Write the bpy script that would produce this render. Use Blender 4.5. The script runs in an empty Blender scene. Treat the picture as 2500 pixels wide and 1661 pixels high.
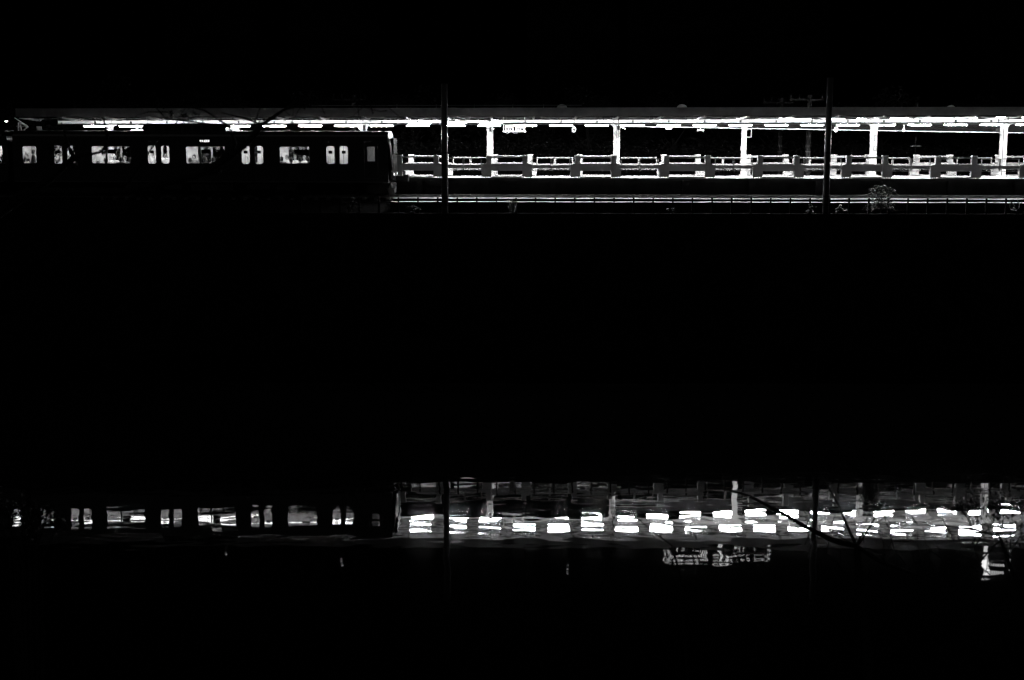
import bpy, bmesh, math, random
from mathutils import Vector, Matrix
random.seed(7)
R = math.radians
S = bpy.context.scene
COL = S.collection

# ------------------------------------------------------------------ camera
FPX, CX, CY = 3312.0, 1250.0, 830.5          # focal length and centre, in pixels of a 2500 px wide frame
HC, PITCH, ROLL = 10.17, R(8.34), R(0.10)
cF = Vector((0, math.cos(PITCH), -math.sin(PITCH)))
u0 = Vector((0, math.sin(PITCH), math.cos(PITCH))); r0 = Vector((1, 0, 0))
cU = u0*math.cos(ROLL) - r0*math.sin(ROLL)
cR = r0*math.cos(ROLL) + u0*math.sin(ROLL)
cam = bpy.data.cameras.new('camera'); camo = bpy.data.objects.new('camera', cam); COL.objects.link(camo)
camo.matrix_world = Matrix(((cR.x, cU.x, -cF.x, 0), (cR.y, cU.y, -cF.y, 0), (cR.z, cU.z, -cF.z, HC), (0, 0, 0, 1)))
cam.sensor_width = 36; cam.lens = 36*FPX/2500
cam.clip_start = 0.1; cam.clip_end = 3000
cam.dof.use_dof = True; cam.dof.focus_distance = 74; cam.dof.aperture_fstop = 4.0
S.camera = camo
def at(u, v, Y):
    """point of the plane at distance Y that is seen at (u, v)"""
    d = cF*FPX + cR*(u-CX) - cU*(v-CY)
    t = Y/d.y
    return Vector((d.x*t, Y, HC + d.z*t))
def zv(v, Y, u=1250): return at(u, v, Y).z
def xu(u, Y, v=400): return at(u, v, Y).x

# ------------------------------------------------------------------ night sky, city glow, exposure
W = bpy.data.worlds.new('World'); S.world = W; W.use_nodes = True
nt = W.node_tree; bg = nt.nodes['Background']
sky = nt.nodes.new('ShaderNodeTexSky'); sky.sky_type = 'NISHITA'; sky.sun_disc = False
sky.sun_elevation = R(-4); sky.sun_rotation = R(200)
bw = nt.nodes.new('ShaderNodeRGBToBW')
nt.links.new(sky.outputs[0], bw.inputs[0]); nt.links.new(bw.outputs[0], bg.inputs[0])
bg.inputs[1].default_value = 0.0006
sl = bpy.data.lights.new('city_glow', 'SUN'); slo = bpy.data.objects.new('city_glow', sl); COL.objects.link(slo)
sl.energy = 0.035; sl.angle = R(25); sl.color = (1, 1, 1)
slo.rotation_euler = (R(50), 0, R(-20))      # from above and behind the camera: the street on the near bank
vs = S.view_settings; vs.view_transform = 'Standard'; vs.look = 'None'; vs.exposure = 0; vs.gamma = 1
S.cycles.use_denoising = True
S.cycles.max_bounces = 6; S.cycles.diffuse_bounces = 3; S.cycles.glossy_bounces = 3
S.cycles.transparent_max_bounces = 12; S.cycles.transmission_bounces = 3
S.cycles.sample_clamp_indirect = 6.0
S.cycles.caustics_reflective = False; S.cycles.caustics_refractive = False

# ------------------------------------------------------------------ materials (the picture is black and white: greys only)
M = {}
def mat(name, g, rough=0.6, metal=0.0, vary=0.25, scale=3.0, bump=0.0, spec=0.5):
    m = bpy.data.materials.new(name); m.use_nodes = True; n = m.node_tree; p = n.nodes['Principled BSDF']
    p.inputs['Roughness'].default_value = rough; p.inputs['Metallic'].default_value = metal
    p.inputs['Specular IOR Level'].default_value = spec
    tc = n.nodes.new('ShaderNodeTexCoord'); no = n.nodes.new('ShaderNodeTexNoise')
    no.inputs['Scale'].default_value = scale; no.inputs['Detail'].default_value = 6; no.inputs['Roughness'].default_value = 0.62
    n.links.new(tc.outputs['Object'], no.inputs['Vector'])
    cr = n.nodes.new('ShaderNodeValToRGB')
    lo, hi = g*(1-vary), min(0.95, g*(1+vary))
    cr.color_ramp.elements[0].position = 0.3; cr.color_ramp.elements[0].color = (lo, lo, lo, 1)
    cr.color_ramp.elements[1].position = 0.72; cr.color_ramp.elements[1].color = (hi, hi, hi, 1)
    n.links.new(no.outputs['Fac'], cr.inputs['Fac']); n.links.new(cr.outputs['Color'], p.inputs['Base Color'])
    if bump:
        b = n.nodes.new('ShaderNodeBump'); b.inputs['Strength'].default_value = bump; b.inputs['Distance'].default_value = 0.05
        n.links.new(no.outputs['Fac'], b.inputs['Height']); n.links.new(b.outputs['Normal'], p.inputs['Normal'])
    M[name] = m; return m
def emit(name, s):
    m = bpy.data.materials.new(name); m.use_nodes = True; n = m.node_tree; n.nodes.clear()
    e = n.nodes.new('ShaderNodeEmission'); e.inputs[1].default_value = s
    o = n.nodes.new('ShaderNodeOutputMaterial'); n.links.new(e.outputs[0], o.inputs[0]); M[name] = m; return m
mat('white_paint', 0.64, 0.45, vary=0.14, scale=1.2)
mat('barrier_paint', 0.38, 0.4, vary=0.10, scale=1.5)
mat('grey_paint', 0.28, 0.5, vary=0.15)
mat('roof_steel', 0.22, 0.5, vary=0.25)
mat('fascia', 0.36, 0.6, vary=0.25, scale=1.6)
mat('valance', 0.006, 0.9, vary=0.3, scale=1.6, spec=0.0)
mat('deck', 0.46, 0.7, vary=0.25, scale=1.2)
mat('strip', 0.30, 0.8, vary=0.85, scale=0.9)  # patchy tone breaks up the bright lines of the added strips
mat('shaded_concrete', 0.04, 0.9, vary=0.6, scale=1.3, bump=0.3, spec=0.1)  # near-black tone stands for the shade below the platform edge
mat('dark_metal', 0.05, 0.45, 0.3, vary=0.3)
mat('black', 0.012, 0.6, vary=0.3, spec=0.03)
mat('pole', 0.09, 0.4, vary=0.3, scale=2)
mat('steel', 0.13, 0.35, 0.9, vary=0.12, scale=0.8)
mat('rail_steel', 0.2, 0.4, 0.9, vary=0.3, scale=4)
mat('galvanised', 0.55, 0.35, 0.75, vary=0.25, scale=5)
mat('lining', 0.66, 0.5, vary=0.08)
mat('train_floor', 0.18, 0.5, vary=0.2)
mat('seat_cloth', 0.16, 0.9, vary=0.3, scale=12)
mat('cab_dark', 0.005, 0.3, vary=0.2, spec=0.12)
mat('mask', 0.16, 0.5, vary=0.08)
mat('underframe', 0.02, 0.7, vary=0.5)
mat('platform_floor', 0.42, 0.7, vary=0.18, scale=2.5)
mat('concrete', 0.22, 0.85, vary=0.35, scale=1.5, bump=0.3)
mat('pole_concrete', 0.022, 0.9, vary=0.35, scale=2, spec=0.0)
mat('ballast', 0.016, 0.95, vary=0.7, scale=16, bump=1.0, spec=0.0)
mat('stone', 0.012, 0.9, vary=0.6, scale=1.1, bump=0.8, spec=0.0)
mat('soil', 0.03, 0.95, vary=0.5, scale=1.5, bump=0.5)
mat('building', 0.004, 0.9, vary=0.3, spec=0.0)
mat('bark', 0.010, 0.9, vary=0.5, scale=8, bump=0.6)
mat('leaf', 0.012, 0.8, vary=0.6, scale=0.7, spec=0.1)
mat('dark_leaf', 0.010, 0.7, vary=0.6, scale=0.7)
mat('dim_weed', 0.055, 0.7, vary=0.6, scale=3)
mat('weed', 0.30, 0.6, vary=0.5, scale=3)
mat('skin', 0.42, 0.6, vary=0.1)
mat('hair', 0.012, 0.6, vary=0.3)
mat('cloth_black', 0.015, 0.9, vary=0.3); mat('cloth_grey', 0.16, 0.9, vary=0.3); mat('cloth_white', 0.75, 0.9, vary=0.1)
mat('poster', 0.7, 0.6, vary=0.15, scale=9); mat('poster_grey', 0.35, 0.6, vary=0.5, scale=9)
mat('dome', 0.88, 0.5, vary=0.1)
emit('tube', 400.0); emit('train_tube', 25.0); emit('led', 2.2); emit('neon', 4.5); emit('lit_window', 4.5); emit('head_lamp', 5.0)
emit('distant_lamp', 9.0); emit('dim_window', 1.6)
def glass_mat():
    m = bpy.data.materials.new('glass'); m.use_nodes = True; n = m.node_tree; n.nodes.clear()
    t = n.nodes.new('ShaderNodeBsdfTransparent'); t.inputs[0].default_value = (0.82, 0.82, 0.82, 1)
    g = n.nodes.new('ShaderNodeBsdfGlossy'); g.inputs['Roughness'].default_value = 0.02
    f = n.nodes.new('ShaderNodeFresnel'); f.inputs[0].default_value = 1.5
    x = n.nodes.new('ShaderNodeMixShader'); o = n.nodes.new('ShaderNodeOutputMaterial')
    n.links.new(f.outputs[0], x.inputs[0]); n.links.new(t.outputs[0], x.inputs[1]); n.links.new(g.outputs[0], x.inputs[2]); n.links.new(x.outputs[0], o.inputs[0])
    M['glass'] = m
    m = M['dome']; n = m.node_tree; p = n.nodes['Principled BSDF']; t = n.nodes.new('ShaderNodeBsdfTranslucent'); t.inputs[0].default_value = (0.8, 0.8, 0.8, 1)
    x = n.nodes.new('ShaderNodeMixShader'); x.inputs[0].default_value = 0.6
    n.links.new(p.outputs[0], x.inputs[1]); n.links.new(t.outputs[0], x.inputs[2]); n.links.new(x.outputs[0], n.nodes['Material Output'].inputs[0])
glass_mat()
def water_mat():
    m = bpy.data.materials.new('moat_water'); m.use_nodes = True; n = m.node_tree; p = n.nodes['Principled BSDF']
    p.inputs['Base Color'].default_value = (0.003, 0.003, 0.003, 1); p.inputs['IOR'].default_value = 1.42
    p.inputs['Roughness'].default_value = 0.0
    g = n.nodes.new('ShaderNodeNewGeometry')
    def layer(sx, sy, scale, detail, amp, prev, rough=0.5, off=0.0):
        mp = n.nodes.new('ShaderNodeMapping'); mp.inputs['Scale'].default_value = (sx, sy, 1); mp.inputs['Location'].default_value = (off, off*1.7, 0)
        n.links.new(g.outputs['Position'], mp.inputs['Vector'])
        no = n.nodes.new('ShaderNodeTexNoise'); no.inputs['Scale'].default_value = scale; no.inputs['Detail'].default_value = detail
        no.inputs['Roughness'].default_value = rough
        n.links.new(mp.outputs[0], no.inputs['Vector'])
        b = n.nodes.new('ShaderNodeBump'); b.inputs['Strength'].default_value = 1.0; b.inputs['Distance'].default_value = amp
        n.links.new(no.outputs['Fac'], b.inputs['Height'])
        if prev: n.links.new(prev.outputs[0], b.inputs['Normal'])
        return b
    b = layer(0.55, 1.0, 0.55, 1.0, WAVE[0], None)
    b = layer(0.6, 1.0, 1.7, 0.0, WAVE[1], b, off=31)
    b = layer(0.6, 1, 3.3, 0.0, WAVE[3], b, off=83)
    b = layer(1, 1, 40.0, 2.0, WAVE[2], b, off=57)
    n.links.new(b.outputs[0], p.inputs['Normal']); M['moat_water'] = m
    p.inputs['Coat Weight'].default_value = 0.03; p.inputs['Coat Roughness'].default_value = 0.055; p.inputs['Coat IOR'].default_value = 1.42   # wind-roughened share of the surface
    n.links.new(b.outputs[0], p.inputs['Coat Normal'])
WAVE = (0.0030, 0.0024, 0.000032, 0.0007)
water_mat()

# ------------------------------------------------------------------ mesh helpers
class MB:
    def __init__(s): s.v = []; s.f = []
    def box(s, x0, x1, y0, y1, z0, z1):
        i = len(s.v)
        s.v += [(x0,y0,z0),(x1,y0,z0),(x1,y1,z0),(x0,y1,z0),(x0,y0,z1),(x1,y0,z1),(x1,y1,z1),(x0,y1,z1)]
        s.f += [tuple(i+k for k in q) for q in ((0,3,2,1),(4,5,6,7),(0,1,5,4),(1,2,6,5),(2,3,7,6),(3,0,4,7))]; return s
    def prism(s, poly, y0, y1, axis='y'):
        """polygon (x, z) swept along y; or (y, z) swept along x; or (x, y) swept along z"""
        i = len(s.v); n = len(poly)
        for t in (y0, y1):
            for a, b in poly:
                s.v.append((a, t, b) if axis == 'y' else (t, a, b) if axis == 'x' else (a, b, t))
        s.f.append(tuple(i+k for k in range(n))); s.f.append(tuple(i+n+k for k in reversed(range(n))))
        for k in range(n):
            j = (k+1) % n; s.f.append((i+k, i+n+k, i+n+j, i+j))
        return s
    def tube(s, pts, rad, n=6, cap=True):
        pts = [Vector(p) for p in pts]; rr = rad if isinstance(rad, (list, tuple)) else [rad]*len(pts)
        i0 = len(s.v)
        for k, p in enumerate(pts):
            d = (pts[min(k+1, len(pts)-1)] - pts[max(k-1, 0)])
            d = d.normalized() if d.length else Vector((0,0,1))
            a = d.cross(Vector((0,0,1)) if abs(d.z) < 0.9 else Vector((1,0,0))).normalized(); b = d.cross(a)
            for q in range(n):
                t = 2*math.pi*q/n; s.v.append(tuple(p + (a*math.cos(t) + b*math.sin(t))*rr[k]))
        for k in range(len(pts)-1):
            for q in range(n):
                w = (q+1) % n; s.f.append((i0+k*n+q, i0+k*n+w, i0+(k+1)*n+w, i0+(k+1)*n+q))
        if cap:
            s.f.append(tuple(i0+q for q in reversed(range(n)))); e = i0+(len(pts)-1)*n; s.f.append(tuple(e+q for q in range(n)))
        return s
    def lathe(s, prof, c, n=12):
        i0 = len(s.v)
        for r, z in prof:
            for q in range(n):
                t = 2*math.pi*q/n; s.v.append((c[0]+r*math.cos(t), c[1]+r*math.sin(t), c[2]+z))
        for k in range(len(prof)-1):
            for q in range(n):
                w = (q+1) % n; s.f.append((i0+k*n+q, i0+k*n+w, i0+(k+1)*n+w, i0+(k+1)*n+q))
        return s
    def quad(s, a, b, c, d):
        i = len(s.v); s.v += [tuple(a), tuple(b), tuple(c), tuple(d)]; s.f.append((i, i+1, i+2, i+3)); return s
    def tri(s, a, b, c):
        i = len(s.v); s.v += [tuple(a), tuple(b), tuple(c)]; s.f.append((i, i+1, i+2)); return s
    def build(s, name, m, parent=None, label=None, cat=None, group=None, kind=None, base=None, smooth=False):
        o0 = Vector((0,0,0))
        if parent is not None:
            r_ = parent
            while r_.parent: r_ = r_.parent
            o0 = Vector(r_.location)
        elif base is not None: o0 = Vector(base)
        me = bpy.data.meshes.new(name)
        me.from_pydata([(x-o0.x, y-o0.y, z-o0.z) for x, y, z in s.v], [], s.f)
        bm = bmesh.new(); bm.from_mesh(me); bmesh.ops.recalc_face_normals(bm, faces=bm.faces); bm.to_mesh(me); bm.free()
        if smooth:
            for p in me.polygons: p.use_smooth = True
        me.materials.append(M[m] if isinstance(m, str) else m)
        o = bpy.data.objects.new(name, me); COL.objects.link(o)
        if parent is not None: o.parent = parent
        elif base is not None: o.location = base
        tag(o, label, cat, group, kind); return o
def tag(o, label=None, cat=None, group=None, kind=None):
    if label: o['label'] = label
    if cat: o['category'] = cat
    if group: o['group'] = group
    if kind: o['kind'] = kind
    return o
def thing(name, loc, label, cat, group=None):
    o = bpy.data.objects.new(name, None); o.empty_display_size = 0.3; COL.objects.link(o); o.location = loc
    return tag(o, label, cat, group)
def dup(root, loc, label, rz=None):
    r = root.copy(); COL.objects.link(r); r.location = loc; r['label'] = label
    if rz is not None: r.rotation_euler.z = rz
    for ch in list(root.children):
        c = ch.copy(); COL.objects.link(c); c.parent = r
        for g in list(ch.children):
            d = g.copy(); COL.objects.link(d); d.parent = c
    return r
def text_mesh(name, body, size, m, parent, loc, rot=(R(90), 0, 0)):
    cu = bpy.data.curves.new(name, 'FONT'); cu.body = body; cu.size = size; cu.align_x = 'CENTER'; cu.align_y = 'CENTER'; cu.extrude = size*0.02
    cu.resolution_u = 2; cu.space_line = 0.85
    o = bpy.data.objects.new(name+'_src', cu); COL.objects.link(o)
    dg = bpy.context.evaluated_depsgraph_get(); me = bpy.data.meshes.new_from_object(o.evaluated_get(dg))
    bpy.data.objects.remove(o); me.materials.clear(); me.materials.append(M[m])
    t = bpy.data.objects.new(name, me); COL.objects.link(t); t.parent = parent; t.location = loc; t.rotation_euler = rot
    return t
ORD = 'first second third fourth fifth sixth seventh eighth ninth tenth eleventh twelfth thirteenth fourteenth fifteenth sixteenth seventeenth eighteenth nineteenth twentieth twenty-first twenty-second twenty-third twenty-fourth twenty-fifth twenty-sixth twenty-seventh twenty-eighth twenty-ninth thirtieth'.split()

# ------------------------------------------------------------------ levels and lines of the place
ZW = -0.22                                   # water
YW = 68.0; ZWT = zv(521, YW)               # top of the moat wall
YT = 70.85; YTF = 73.62                    # near and far side of the train
YE = 73.72; ZP = zv(434.5, YE)             # platform edge
YB = 73.87                                 # near face of the near barrier
ZR = 7.36                                  # rail head
YC = 77.0                                  # column line
def yfb(x): return 77.5 + 0.085*(x+1.0)    # far barrier line, the platform widens to the right
YEAVE = 73.8
def canopy_dz(x): return 0.0033*x          # the canopy climbs slightly to the right

# ------------------------------------------------------------------ setting
MB().quad((-220,12,ZW),(220,12,ZW),(220,67,ZW),(-220,67,ZW)).build('moat_water', 'moat_water', kind='structure')
b = MB(); prof = [(-60,8.4),(-4,8.5),(3,8.0),(13,-0.6),(13,-3),(-60,-3)]
b.prism(prof, -120, 120, 'x').build('near_bank', 'soil', kind='structure')
MB().quad((-600,13,-2.5),(600,13,-2.5),(600,900,-2.5),(-600,900,-2.5)).build('ground', 'soil', kind='structure')
b = MB(); b.prism([(YW-1.5,-2.5),(YW,ZWT-0.25),(YW+1.2,ZWT-0.25),(YW+1.2,-2.5)], -90, 90, 'x')
w = thing('moat_wall', (0,YW,ZW), 'tall dark stone retaining wall between the water and the railway', 'wall')
b.build('wall_face', 'stone', w)
x = -90.0
while x < 90:
    MB().box(x+0.006, x+1.794, YW-0.08, YW+0.5, ZWT-0.247, ZWT-random.uniform(0,0.012)).build('coping_stone', 'stone', w); x += 1.8
MB().prism([(YW+0.5,-2),(YW+0.5,ZWT-0.05),(YW+3.6,ZR-0.22),(YTF-0.3,ZR-0.2),(YTF-0.3,-2)], -90, 90, 'x').build('track_bed', 'ballast', kind='structure')
MB().quad((-90,yfb(0)+0.8,ZR-0.3),(90,yfb(0)+6,ZR-0.3),(600,900,9),(-600,900,9)).build('far_ground', 'soil', kind='structure')
# platform: top slab with an overhanging edge on a recessed wall
b = MB(); pl = [(-90, YE), (90, YE), (90, yfb(90)+0.35), (-1, yfb(-1)+0.35), (-90, yfb(-1)+0.35)]
b.prism(pl, ZP-0.02, ZP, 'z')
pf = b.build('platform', 'platform_floor', kind='structure')
b = MB(); b.prism([(x_, y_+0.012 if y_ == YE else y_) for x_, y_ in pl], ZP-0.16, ZP-0.0205, 'z'); b.build('edge_beam', 'shaded_concrete', pf)  # slab side painted dark for its shade, unlike the top
b = MB(); b.box(-90, 90, YE+0.45, YE+0.75, ZR-1, ZP-0.163); b.build('platform_wall', 'shaded_concrete', kind='structure')
x = -88.0
while x < 90:
    MB().box(x, x+0.35, YE+0.12, YE+0.447, ZR-1, ZP-0.164).build('pier', 'shaded_concrete', bpy.data.objects['platform_wall']); x += 3.6
# loose ballast stones on top of the bed: uncountable
b = MB()
for i in range(5200):
    x = random.uniform(-12, 32); y = random.uniform(71.6, YTF-0.35); t = min(1, max(0, (y-YW-0.5)/3.1)); z = (ZWT-0.05)*(1-t)+(ZR-0.22)*t
    r = random.uniform(0.03, 0.07); a = random.random()*6.3
    p = [(x+r*math.cos(a+k*2.1), y+r*math.sin(a+k*2.1), z) for k in range(3)]; q = (x, y, z+r*random.uniform(0.6, 1))
    b.tri(p[0], p[1], q); b.tri(p[1], p[2], q); b.tri(p[2], p[0], q)
b.build('ballast_stones', 'ballast', kind='stuff', label='loose grey ballast stones under the track', cat='ballast')

# pale strips added beside the track to make bright lines in the platform light
for (ya, yb_, v, lab, nm) in ((69.30, 70.38, 492.6, 'lower', 'a'), (70.40, 71.50, 484.2, 'upper', 'b')):
    ct = thing('pale_strip', (0, ya, ZWT), f'{lab} pale trough running behind the pipe fence', 'strip', 'added pale strips')
    xx = -6.2; zt_ = zv(v, (ya+yb_)/2)
    while xx < 45:
        MB().box(xx+0.006, xx+1.994, ya, yb_, zt_-0.03, zt_+random.uniform(-0.006, 0.006)).build('strip_top', 'strip', ct); xx += 2.0
    MB().box(-6.2, 45, ya+0.02, yb_-0.001, ZWT-0.3, zt_-0.0305).build('strip_body', 'black', ct)  # sides painted black to stand for the unlit risers
# railway track
YTC = (YT+YTF)/2
tr = thing('railway_track', (0,YTC,ZR-0.2), 'pair of steel rails on sleepers in front of the platform', 'track')
for dy in (-0.5335, 0.5335):
    b = MB(); prof = [(-.06,-.15),(.06,-.15),(.06,-.135),(.012,-.11),(.012,-.04),(.033,-.025),(.033,0),(-.033,0),(-.033,-.025),(-.012,-.04),(-.012,-.11),(-.06,-.135)]
    b.prism([(YTC+dy+p, ZR+q) for p, q in prof], -90, 90, 'x'); b.build('rail', 'rail_steel', tr)
sm = MB(); sm.box(-0.1, 0.1, YTC-1.0, YTC+1.0, ZR-0.24, ZR-0.152); s0 = sm.build('sleeper', 'concrete', tr)
for k in range(-34, 60):
    o = s0.copy(); o.location = (k*0.62+0.3, 0, 0); COL.objects.link(o)
s0.location.x = -34.5*0.62

# pipe fence on top of the wall
YF = 68.3
zt, zl = zv(485.6, YF), zv(493.6, YF)
fn = thing('pipe_fence', (xu(1250,YF), YF, ZWT), 'low two-rail pipe fence along the top of the moat wall', 'fence')
for z in (zt, zl):
    MB().tube([(-29, YF, z-0.02), (30, YF, z-0.02)], 0.014, 8).build('rail', 'black', fn, smooth=True)
p0 = None; dx = 47.6*YF/FPX*1.0
for k in range(-25, 32):
    x = xu(1212, YF) + k*dx
    if p0 is None:
        p0 = MB().box(x-0.04, x+0.04, YF-0.09, YF-0.03, ZWT-0.1, zt+0.06).build('post', 'black', fn); xp0 = x
    else:
        o = p0.copy(); o.location = (x-xp0, 0, 0); COL.objects.link(o)

# ------------------------------------------------------------------ train
def wall_panel(b, x0, x1, z0, z1, y0, y1, holes, rad=0.11):
    """flat wall x0..x1, z0..z1, thickness y0..y1, with holes (xa, xb, za, zb, rounded)"""
    holes = sorted(holes); x = x0
    for xa, xb, za, zb, rr in holes:
        if xa > x: b.box(x, xa, y0, y1, z0, z1)
        if za > z0: b.box(xa, xb, y0, y1, z0, za)
        if zb < z1: b.box(xa, xb, y0, y1, zb, z1)
        if rr:
            r = min(rad, (xb-xa)/2.2)
            for cx, cz, sx, sz in ((xa,za,1,1),(xb,za,-1,1),(xb,zb,-1,-1),(xa,zb,1,-1)):
                poly = [(cx, cz)]
                for k in range(6):
                    t = math.pi/2*k/5
                    poly.append((cx+sx*r*(1-math.sin(t)), cz+sz*r*(1-math.cos(t))))
                b.prism(poly, y0+0.0005, y1-0.0005)
        x = xb
    if x < x1: b.box(x, x1, y0, y1, z0, z1)
ZB0, ZSIDE, ZROOF, ZFL = zv(444, YT), zv(334, YT, 700), zv(320.5, YT, 700)+0.02, zv(437, YT)
ZWB, ZWTOP = zv(400.3, YT, 600), zv(356.8, YT, 600)
ZDT = ZWTOP+0.22                                     # door head
LX = lambda u: xu(u, YT, 380)
WINDOWS = [(683, 756, None), (454, 550, 489), (224, 319.5, 259.5), (55.5, 89, None)]
DOORS = [823, 616, 387, 158]
DLEAF = 0.66
def car_body(root, x0, x1, wins, doors, cab=None, far_shift=0.0):
    near, far = [], []
    for ua, ub, um in wins: near.append((LX(ua), LX(ub), ZWB, ZWTOP, True))
    dz0 = ZFL
    for du in doors: near.append((LX(du)-DLEAF, LX(du)+DLEAF, dz0, ZDT, False))
    if cab: near.append((LX(cab[0])-0.16, LX(cab[1])+0.16, dz0, ZDT, False))
    b = MB(); wall_panel(b, x0, x1, ZB0, ZSIDE, YT, YT+0.05, near)
    b.build('side_wall', 'steel', root)
    b = MB(); wall_panel(b, x0+0.05, x1-0.1, ZFL, ZSIDE, YT+0.06, YT+0.09, [h for h in near]); b.build('inner_lining', 'lining', root)
    b = MB(); wall_panel(b, x0, x1, ZB0, ZSIDE, YTF-0.05, YTF, near); b.build('side_wall', 'steel', root)
    b = MB(); wall_panel(b, x0+0.05, x1-0.1, ZFL, ZSIDE, YTF-0.09, YTF-0.06, near); b.build('inner_lining', 'lining', root)
    for xx in (x0, x1-0.04):
        if cab and xx > x0: continue
        MB().box(xx, xx+0.04, YT+0.095, YTF-0.095, ZFL, ZSIDE-0.165).build('end_wall', 'lining', root)
    # roof shell
    prof = []
    for k in range(13):
        t = math.pi*k/12; prof.append((YTC - (YTC-YT)*math.copysign(abs(math.cos(t))**0.6, math.cos(t)), ZSIDE + (ZROOF-ZSIDE)*math.sin(t)**0.8))
    b = MB(); b.prism(prof, x0, x1, 'x'); b.build('roof', 'dark_metal', root)
    MB().box(x0+0.05, x1-0.1, YT+0.1, YTF-0.1, ZSIDE-0.16, ZSIDE-0.004).build('ceiling', 'lining', root)
    MB().box(x0, x1, YT+0.02, YTF-0.02, ZFL-0.2, ZFL-0.003).build('floor', 'train_floor', root)
    for y in (YTC-0.55, YTC+0.55):
        MB().box(x0+0.4, x1-(2.2 if cab else 0.4), y-0.07, y+0.07, ZSIDE-0.19, ZSIDE-0.163).build('ceiling_lamp', 'train_tube', root)
    for (ya, yb_, side) in ((YT, YT+0.05, -1), (YTF-0.05, YTF, 1)):
        for ua, ub, um in wins:
            xa, xb = LX(ua), LX(ub); fr = MB(); e = 0.018; ym = ya+0.012 if side < 0 else yb_-0.012
            fr.box(xa, xb, ym-0.008, ym+0.018, ZWB, ZWB+0.03); fr.box(xa, xb, ym-0.008, ym+0.018, ZWTOP-0.03, ZWTOP); fr.box(xa, xa+0.012, ym-0.007, ym+0.017, ZWB+0.03, ZWTOP-0.03); fr.box(xb-0.012, xb, ym-0.007, ym+0.017, ZWB+0.03, ZWTOP-0.03)
            if um: fr.box(LX(um)-0.045, LX(um)+0.045, ym-0.009, ym+0.019, ZWB+0.03, ZWTOP-0.03)
            f = fr.build('window_frame', 'white_paint' if side < 0 else 'lining', root)
            if um:
                f.data.materials.clear(); f.data.materials.append(M['galvanised'])
            MB().box(xa, xb, ym+0.002, ym+0.008, ZWB, ZWTOP).build('pane', 'glass', f)
            if side < 0 and ub > 20:
                sx = LX(um)+0.07 if um else xa+0.62*(xb-xa)-0.2
                if ub-ua > 60: MB().box(sx, sx+0.42, ym-0.001, ym+0.001, zv(375.2,YT,600), zv(366,YT,600)).build('sticker', 'black', f)
        for du in doors:
            xm = LX(du); y0 = ya+0.012 if side < 0 else ya+0.008
            MB().box(xm-0.012, xm+0.012, y0-0.002, y0+0.032, dz0+0.002, ZDT-0.002).build('door_gasket', 'black', root)
            for s in (-1, 1):
                xa, xb = (xm-DLEAF+0.0005, xm-0.0125) if s < 0 else (xm+0.0125, xm+DLEAF-0.0005)
                xc = xm + s*0.345; hw = 0.205 if side < 0 else 0.11
                b = MB(); wall_panel(b, xa, xb, dz0+0.0005, ZDT-0.0005, y0, y0+0.03, [(xc-hw, xc+hw, ZWB, ZWTOP, True)], 0.1)
                d = b.build('door_leaf', 'steel' if side < 0 else 'lining', root)
                MB().box(xc-hw, xc+hw, y0+0.012, y0+0.018, ZWB, ZWTOP).build('pane', 'glass', d)
                if side < 0: MB().box(xc-0.10, xc+0.10, y0+0.006, y0+0.009, zv(375.3,YT,600), zv(368,YT,600)).build('sticker', 'black', d)
    if cab:
        xa, xb = LX(cab[0]), LX(cab[1]); za, zb = zv(394, YT, 900), zv(358.5, YT, 900)
        for ya in (YT+0.012, YTF-0.042):
            b = MB(); wall_panel(b, xa-0.155, xb+0.155, dz0+0.004, ZDT-0.004, ya, ya+0.03, [(xa, xb, za, zb, False)] if ya < YTC else [])
            d = b.build('cab_door', 'steel' if ya < YTC else 'lining', root)
            if ya < YTC: MB().box(xa, xb, ya+0.012, ya+0.018, za, zb).build('pane', 'glass', d)
        # wall between the cab and the saloon
        MB().box(LX(880), LX(880)+0.05, YT+0.1, YTF-0.1, ZFL, ZSIDE-0.165).build('bulkhead', 'lining', root)
        MB().box(LX(880)+0.6, LX(880)+1.2, YTC-0.07, YTC+0.07, ZSIDE-0.19, ZSIDE-0.163).build('ceiling_lamp', 'train_tube', root)
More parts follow.
